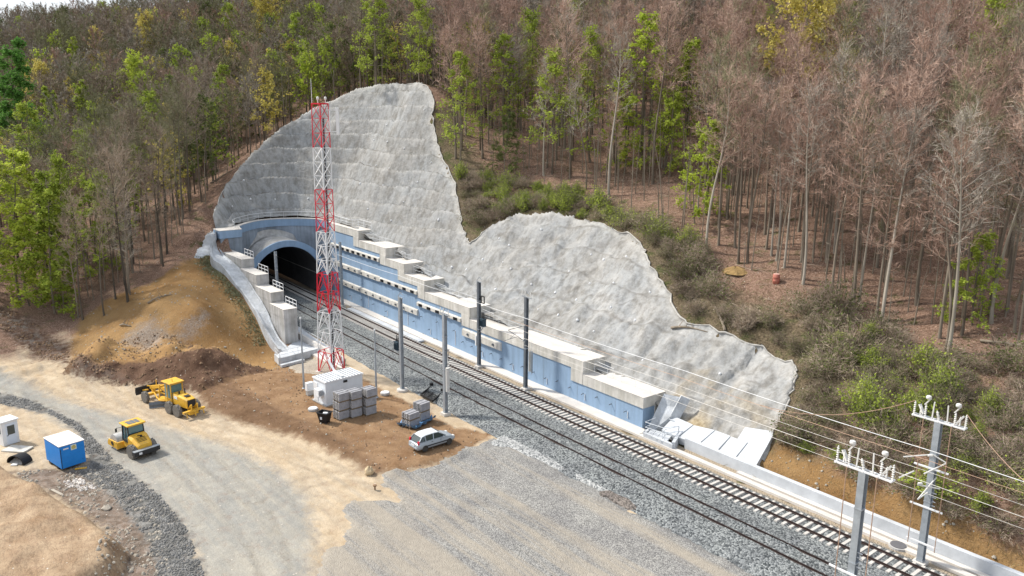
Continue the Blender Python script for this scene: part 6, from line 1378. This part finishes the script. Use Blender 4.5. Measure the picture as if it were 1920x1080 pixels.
# the trees beyond: one mass
VV, FF, MI, off = [], [], [], 0
for ic, (X, Y, z, d, u, v) in enumerate(cand[NIND:]):
    lf_ = rng.random() < (.20 if u < 760 else .11)
    T_, C_, L_ = lodL[rng.randrange(2)] if lf_ else (protos[rng.randrange(6)] if ic < 330 else lods[rng.randrange(4)]); s = rng.uniform(.8, 1.15); a = rng.uniform(0, 6.28); ca, sa = math.cos(a)*s, math.sin(a)*s
    right = u > 760; q = rng.random()
    tw = (1 if q < .5 else 2 if q < .75 else 4 if q < .9 else 3) if right else (4 if q < .4 else 2 if q < .58 else 3 if q < .93 else 1)
    for B, mi in ((T_, 0), (C_, tw), (L_, rng.choice((5, 6, 7, 7, 8)))):
        if B is None: continue
        V, F_ = B.arr(); W_ = np.empty_like(V); W_[:, 0] = V[:, 0]*ca-V[:, 1]*sa+X; W_[:, 1] = V[:, 0]*sa+V[:, 1]*ca+Y; W_[:, 2] = V[:, 2]*s+z-.2
        VV.append(W_); FF.append(F_+off); MI.append(np.full(len(F_), mi)); off += len(V)
far = npmesh('far_wood', np.concatenate(VV), np.concatenate(FF), [MT['bark'], TW['pink'], TW['grey'], TW['olive'], TW['brown'], LF['lime'], LF['yellow'], LF['mid'], LF['dull']], mi=np.concatenate(MI))
tag(far, 'mass of leafless trees filling the upper hillside beyond the nearer trees', 'woodland', kind='stuff')
# leafy trees, each placed where it stands in the wood
leafy = {}
def leafy_mesh(form, seed, H, base, cr, n, ls):
    key = (form, seed)
    if key not in leafy: a, b, c = bare(seed, H, base, cr, 26, 7, 5, .03, form, n, ls); leafy[key] = (a.mesh('trunk'), b.mesh('crown'), c.mesh('foliage'))
    return leafy[key]
kinds = {'layer': ('flat', 51, 16, .12, 4.6, 7000, .32), 'layer2': ('flat', 52, 19, .2, 4.2, 4200, .32), 'round': ('up', 53, 15, .3, 4.6, 7500, .3), 'cone': ('flat', 54, 17, .06, 3.6, 8500, .34), 'tall': ('up', 55, 19, .3, 3.4, 3200, .3)}
for (u, v, kd, lf, hc, s, lb) in SPEC:
    P = march(u, v, lambda X, Y: np.where(inpoly(X, Y, CUTPOLY), -50, hbase(X, Y)+hc*s), 50, 345, 1400)
    if P is None: print('no hit', u, v); continue
    me = leafy_mesh(*kinds[kd]); put_tree(me[0], me[1], MT['bark_pale'] if u in (1318,) else MT['bark'], TW['olive'], P[0], P[1], P[2]-hc*s, s, rng.uniform(0, 6), lb, 'tree', None, me[2], LF[lf], 'leafy_tree')
# pale trunks standing free at the edge of the wood
EDGE = [(1340, 476, 1.08, 'pale tall leafless tree standing at the wood edge left of the orange heap'), (1496, 536, 1.0, 'leafless tree with kinked grey trunk just right of the red barrel'), (1470, 500, .9, 'straight leafless tree directly above the red barrel'),
        (1652, 606, 1.1, 'leaning leafless tree with pale trunk, left one of the pair at the wood edge'), (1656, 600, .95, 'leafless tree with curved pale trunk, right one of the pair at the wood edge'), (1778, 662, 1.0, 'pale leaning leafless tree low on the right of the scrub'),
        (1880, 610, 1.05, 'dark leafless tree near the right edge of the picture'), (1150, 366, 1.0, 'leafless tree at the wood edge above the green bushes'), (1448, 480, .9, 'thin leafless tree above the orange heap'), (1610, 570, .9, 'thin straight leafless tree left of the pale pair'),
        (305, 500, 1.0, 'leaning dark leafless tree with broken limb on the left bank'), (240, 566, .95, 'slim dark leafless tree at the edge of the brown bank'), (195, 588, .8, 'thin dark leafless tree at the foot of the left bank'), (160, 600, .8, 'leafless tree lowest at the left valley edge')]
for k, (u, v, s, lb) in enumerate(EDGE):
    P = march(u, v, hbase, 50, 345, 1400); i = k % 6
    put_tree(PM[i][0], PM[i][1], MT['bark_pale'] if u > 800 else MT['bark_dark'], TW['grey' if k % 2 else 'pink'] if u > 800 else TW['brown'], P[0], P[1], P[2], s, rng.uniform(0, 6), lb, 'tree', None)
# shrubs on the rough strip
def shrub(seed, rad, h, nt, nl, ls):
    r = np.random.RandomState(seed); B, Lf = TB(), TB(); n = 26
    az = r.uniform(0, 6.28, n); el = r.uniform(.3, 1.5, n); D = np.stack([np.cos(az)*np.cos(el)*rad, np.sin(az)*np.cos(el)*rad, np.sin(el)*h], 1)
    D *= r.uniform(.55, 1.35, (n, 1))
    for d in D: B.tube([(0, 0, -.2), d*.5+r.normal(size=3)*.1, d*.95, d*r.uniform(1., 1.45)+[0, 0, .3]], [.03, .02, .012, .004], 3)
    j = r.randint(0, n, nt); t = r.uniform(.3, 1.05, (nt, 1)); P = D[j]*t+r.normal(size=(nt, 3))*.22*rad/1.5; P[:, 2] = abs(P[:, 2]); d = D[j]/np.linalg.norm(D[j], axis=1)[:, None]+r.normal(size=(nt, 3))*.7; d /= np.linalg.norm(d, axis=1)[:, None]
    B.sliver(P, d, r.uniform(.3, .8, nt), np.full(nt, .032), r)
    j = r.randint(0, nt, nl); Lf.leaf(P[j]+d[j]*r.uniform(0, .6, (nl, 1)), ls, r); return B.mesh('stems'), Lf.mesh('foliage')
SH = [shrub(61, 1.7, 1.6, 1500, 250, .16), shrub(62, 2.1, 1.7, 1700, 900, .17), shrub(63, 1.3, 2.0, 1300, 1500, .18), shrub(64, 1.9, 1.3, 1500, 100, .16)]
SHL = {'dull': 'dark green bramble shrub on the rough strip beside the sprayed slope', 'mid': 'fresh green shrub on the rough strip beside the sprayed slope', 'brown': 'leafless brown twiggy shrub on the rough strip beside the sprayed slope'}
def put_shrub(x, y, kind, s, lb, gr):
    st_, lf_ = SH[0 if kind == 'brown' else (2 if kind == 'mid' else 1)] if rng.random() < .7 else SH[3 if kind == 'brown' else 1]
    t = thing('shrub', lb, 'shrub', (x, y, gz_fast(x, y)-.1), rng.uniform(0, 6.28), gr); t.scale = (s*rng.uniform(.7, 1.25), s*rng.uniform(.7, 1.25), s*rng.uniform(.55, 1.25))
    for nme, me, m_ in (('stems', st_, TW['brown'] if kind != 'mid' else TW['olive']), ('foliage', lf_, LF['dull'] if kind != 'mid' else LF['mid'])):
        o = bpy.data.objects.new(nme, me); SC.collection.objects.link(o); o.parent = t; o.material_slots[0].link = 'OBJECT'; o.material_slots[0].material = m_
nS = 0; xs_ = [p[0] for p in SCRUB]; ys_ = [p[1] for p in SCRUB]; tries = 0; placed = []
while nS < 200 and tries < 9000:
    tries += 1; x = rng.uniform(min(xs_), max(xs_)+12); y = rng.uniform(54, max(ys_))
    P1 = np.array([x]); P2 = np.array([y]); cd_ = sdist(P1, P2, CUTPOLY)[0]
    if not inpoly(P1, P2, SCRUB)[0] or cd_ < 1.0 or gz_fast(x, y) < 1.6: continue
    u, v, dep = pix((x, y, gz_fast(x, y)))
    if u > 1990: continue
    if 1330 < u < 1530 and v < 575: continue
    if 1380 < u < 1640 and v < 640 and rng.random() < .9: continue
    if cd_ > 9 and rng.random() < .55: continue
    if any((x-a)**2+(y-b)**2 < 1.7 for a, b in placed): continue
    placed.append((x, y)); q = rng.random(); kd = 'mid' if (q < .2 or (900 < u < 1090 and v < 400 and q < .7) or (u > 1600 and v > 700 and q < .27)) else ('dull' if q < .58 else 'brown'); nS += 1
    put_shrub(x, y, kd, rng.uniform(.45, 1.25), SHL[kd], {'dull': 'dark bramble shrubs on the rough strip', 'mid': 'fresh green shrubs on the rough strip', 'brown': 'brown twiggy shrubs on the rough strip'}[kd])
# undergrowth: twigs, saplings and litter on the forest floor, and grass tufts by the channel
r = np.random.RandomState(77); U, Ug = TB(), TB(); n = 26000
X = r.uniform(-200, -5, n); Y = r.uniform(-30, 190, n); k = (sdist(X, Y, CUTPOLY) > 1.2) & ~inpoly(X, Y, FRONT) & (np.hypot(X, Y) < 240); X, Y = X[k], Y[k]
Z = hbase(X, Y); k = Z > 1.2; X, Y, Z = X[k], Y[k], Z[k]; n = len(X); P = np.stack([X, Y, Z-.05], 1)
D = r.normal(size=(n, 3))*[.5, .5, .2]+[0, 0, .5]; D /= np.linalg.norm(D, axis=1)[:, None]; dist = np.hypot(X, Y)
U.sliver(P, D, r.uniform(.5, 2.6, n)*(r.rand(n)**.5), .02+.0003*dist, r)
D = r.normal(size=(n, 3))*[1, 1, .12]; D /= np.linalg.norm(D, axis=1)[:, None]; P[:, 2] += .12; U.sliver(P+[.7, .4, 0], D, r.uniform(.5, 3.2, n), .03+.0003*dist, r)
n = 2600; X = r.uniform(-150, -8, n); Y = r.uniform(20, 150, n); k = (sdist(X, Y, CUTPOLY) > 2.5) & ~inpoly(X, Y, FRONT) & ~inpoly(X, Y, SCRUB) & ~inpoly(X, Y, BARELEFT) & (segdist(X, Y, CMID, False) > 5); X, Y = X[k], Y[k]; Z = hbase(X, Y); k = Z > 2.5; X, Y, Z = X[k], Y[k], Z[k]
SP = TB()
for x, y, z in zip(X, Y, Z):
    h = 4+9*r.rand()**1.5; a, b = r.normal(size=2)*.06*h; SP.tube([(x, y, z-.2), (x+a*.3, y+b*.3, z+h*.5), (x+a, y+b, z+h)], [.045+.004*h, .03+.003*h, .01], 4)
    m = 9; P = np.array([x, y, z])+np.array([a, b, h])*r.uniform(.35, 1, (m, 1)); D = r.normal(size=(m, 3))*[1, 1, .3]+[0, 0, .4]; D /= np.linalg.norm(D, axis=1)[:, None]; SP.sliver(P, D, r.uniform(.5, 1.6, m), np.full(m, .04), r)
V, F_ = SP.arr(); tag(npmesh('thin_saplings', V, F_, MT['bark']), 'thin bare saplings crowding between the trees of the wood', 'saplings', kind='stuff')
V, F_ = U.arr(); tag(npmesh('undergrowth', V, F_, TW['brown']), 'fallen twigs, dead branches and thin saplings on the forest floor', 'undergrowth', kind='stuff')
n = 16000; Xg = r.uniform(-100, 0, n); Yg = r.uniform(54, 90, n); kg = inpoly(Xg, Yg, SCRUB) & (sdist(Xg, Yg, CUTPOLY) > .3) & (fbm(Xg*.3, Yg*.3, 3) > -.15); Xg, Yg = Xg[kg], Yg[kg]; n = len(Xg)
Bg = TB(); Dg = r.normal(size=(n, 3))*[.6, .6, .2]+[0, 0, .8]; Dg /= np.linalg.norm(Dg, axis=1)[:, None]; Bg.sliver(np.stack([Xg, Yg, hbase(Xg, Yg)-.03], 1), Dg, r.uniform(.3, 1.1, n), np.full(n, .05), r)
V, F_ = Bg.arr(); tag(npmesh('dry_grass', V, F_, tree_mat('dry_grass', (.17, .15, .075), (.42, .36, .20))), 'dry grass and bramble stems between the shrubs beside the sprayed slope', 'grass', kind='stuff')
n = 2600; t = r.rand(n); cm = np.array(CMID); j = r.randint(1, 7, n); co_ = np.array(COu); a = co_[j]; b = co_[j+1]; P = a+(b-a)*t[:, None]
nrm_ = np.stack([(b-a)[:, 1], -(b-a)[:, 0]], 1); nrm_ /= np.linalg.norm(nrm_, axis=1)[:, None]; sgn = np.where(((P[:, :2]+nrm_-cm[3, :2])**2).sum(1) > ((P[:, :2]-nrm_-cm[3, :2])**2).sum(1), 1, -1)
side = np.where((P[:, :2]+nrm_*2)[:, 1] < P[:, 1], 1, -1); P[:, :2] += nrm_*(side*(.2+abs(r.normal(size=n))*.9))[:, None]; P[:, 2] = hbase(P[:, 0], P[:, 1]); Ug.leaf(P+[0, 0, .1], .22, r)
V, F_ = Ug.arr(); tag(npmesh('grass_tufts', V, F_, TW['olive']), 'low green weeds growing along the outer edge of the drainage channel', 'weeds', kind='stuff')
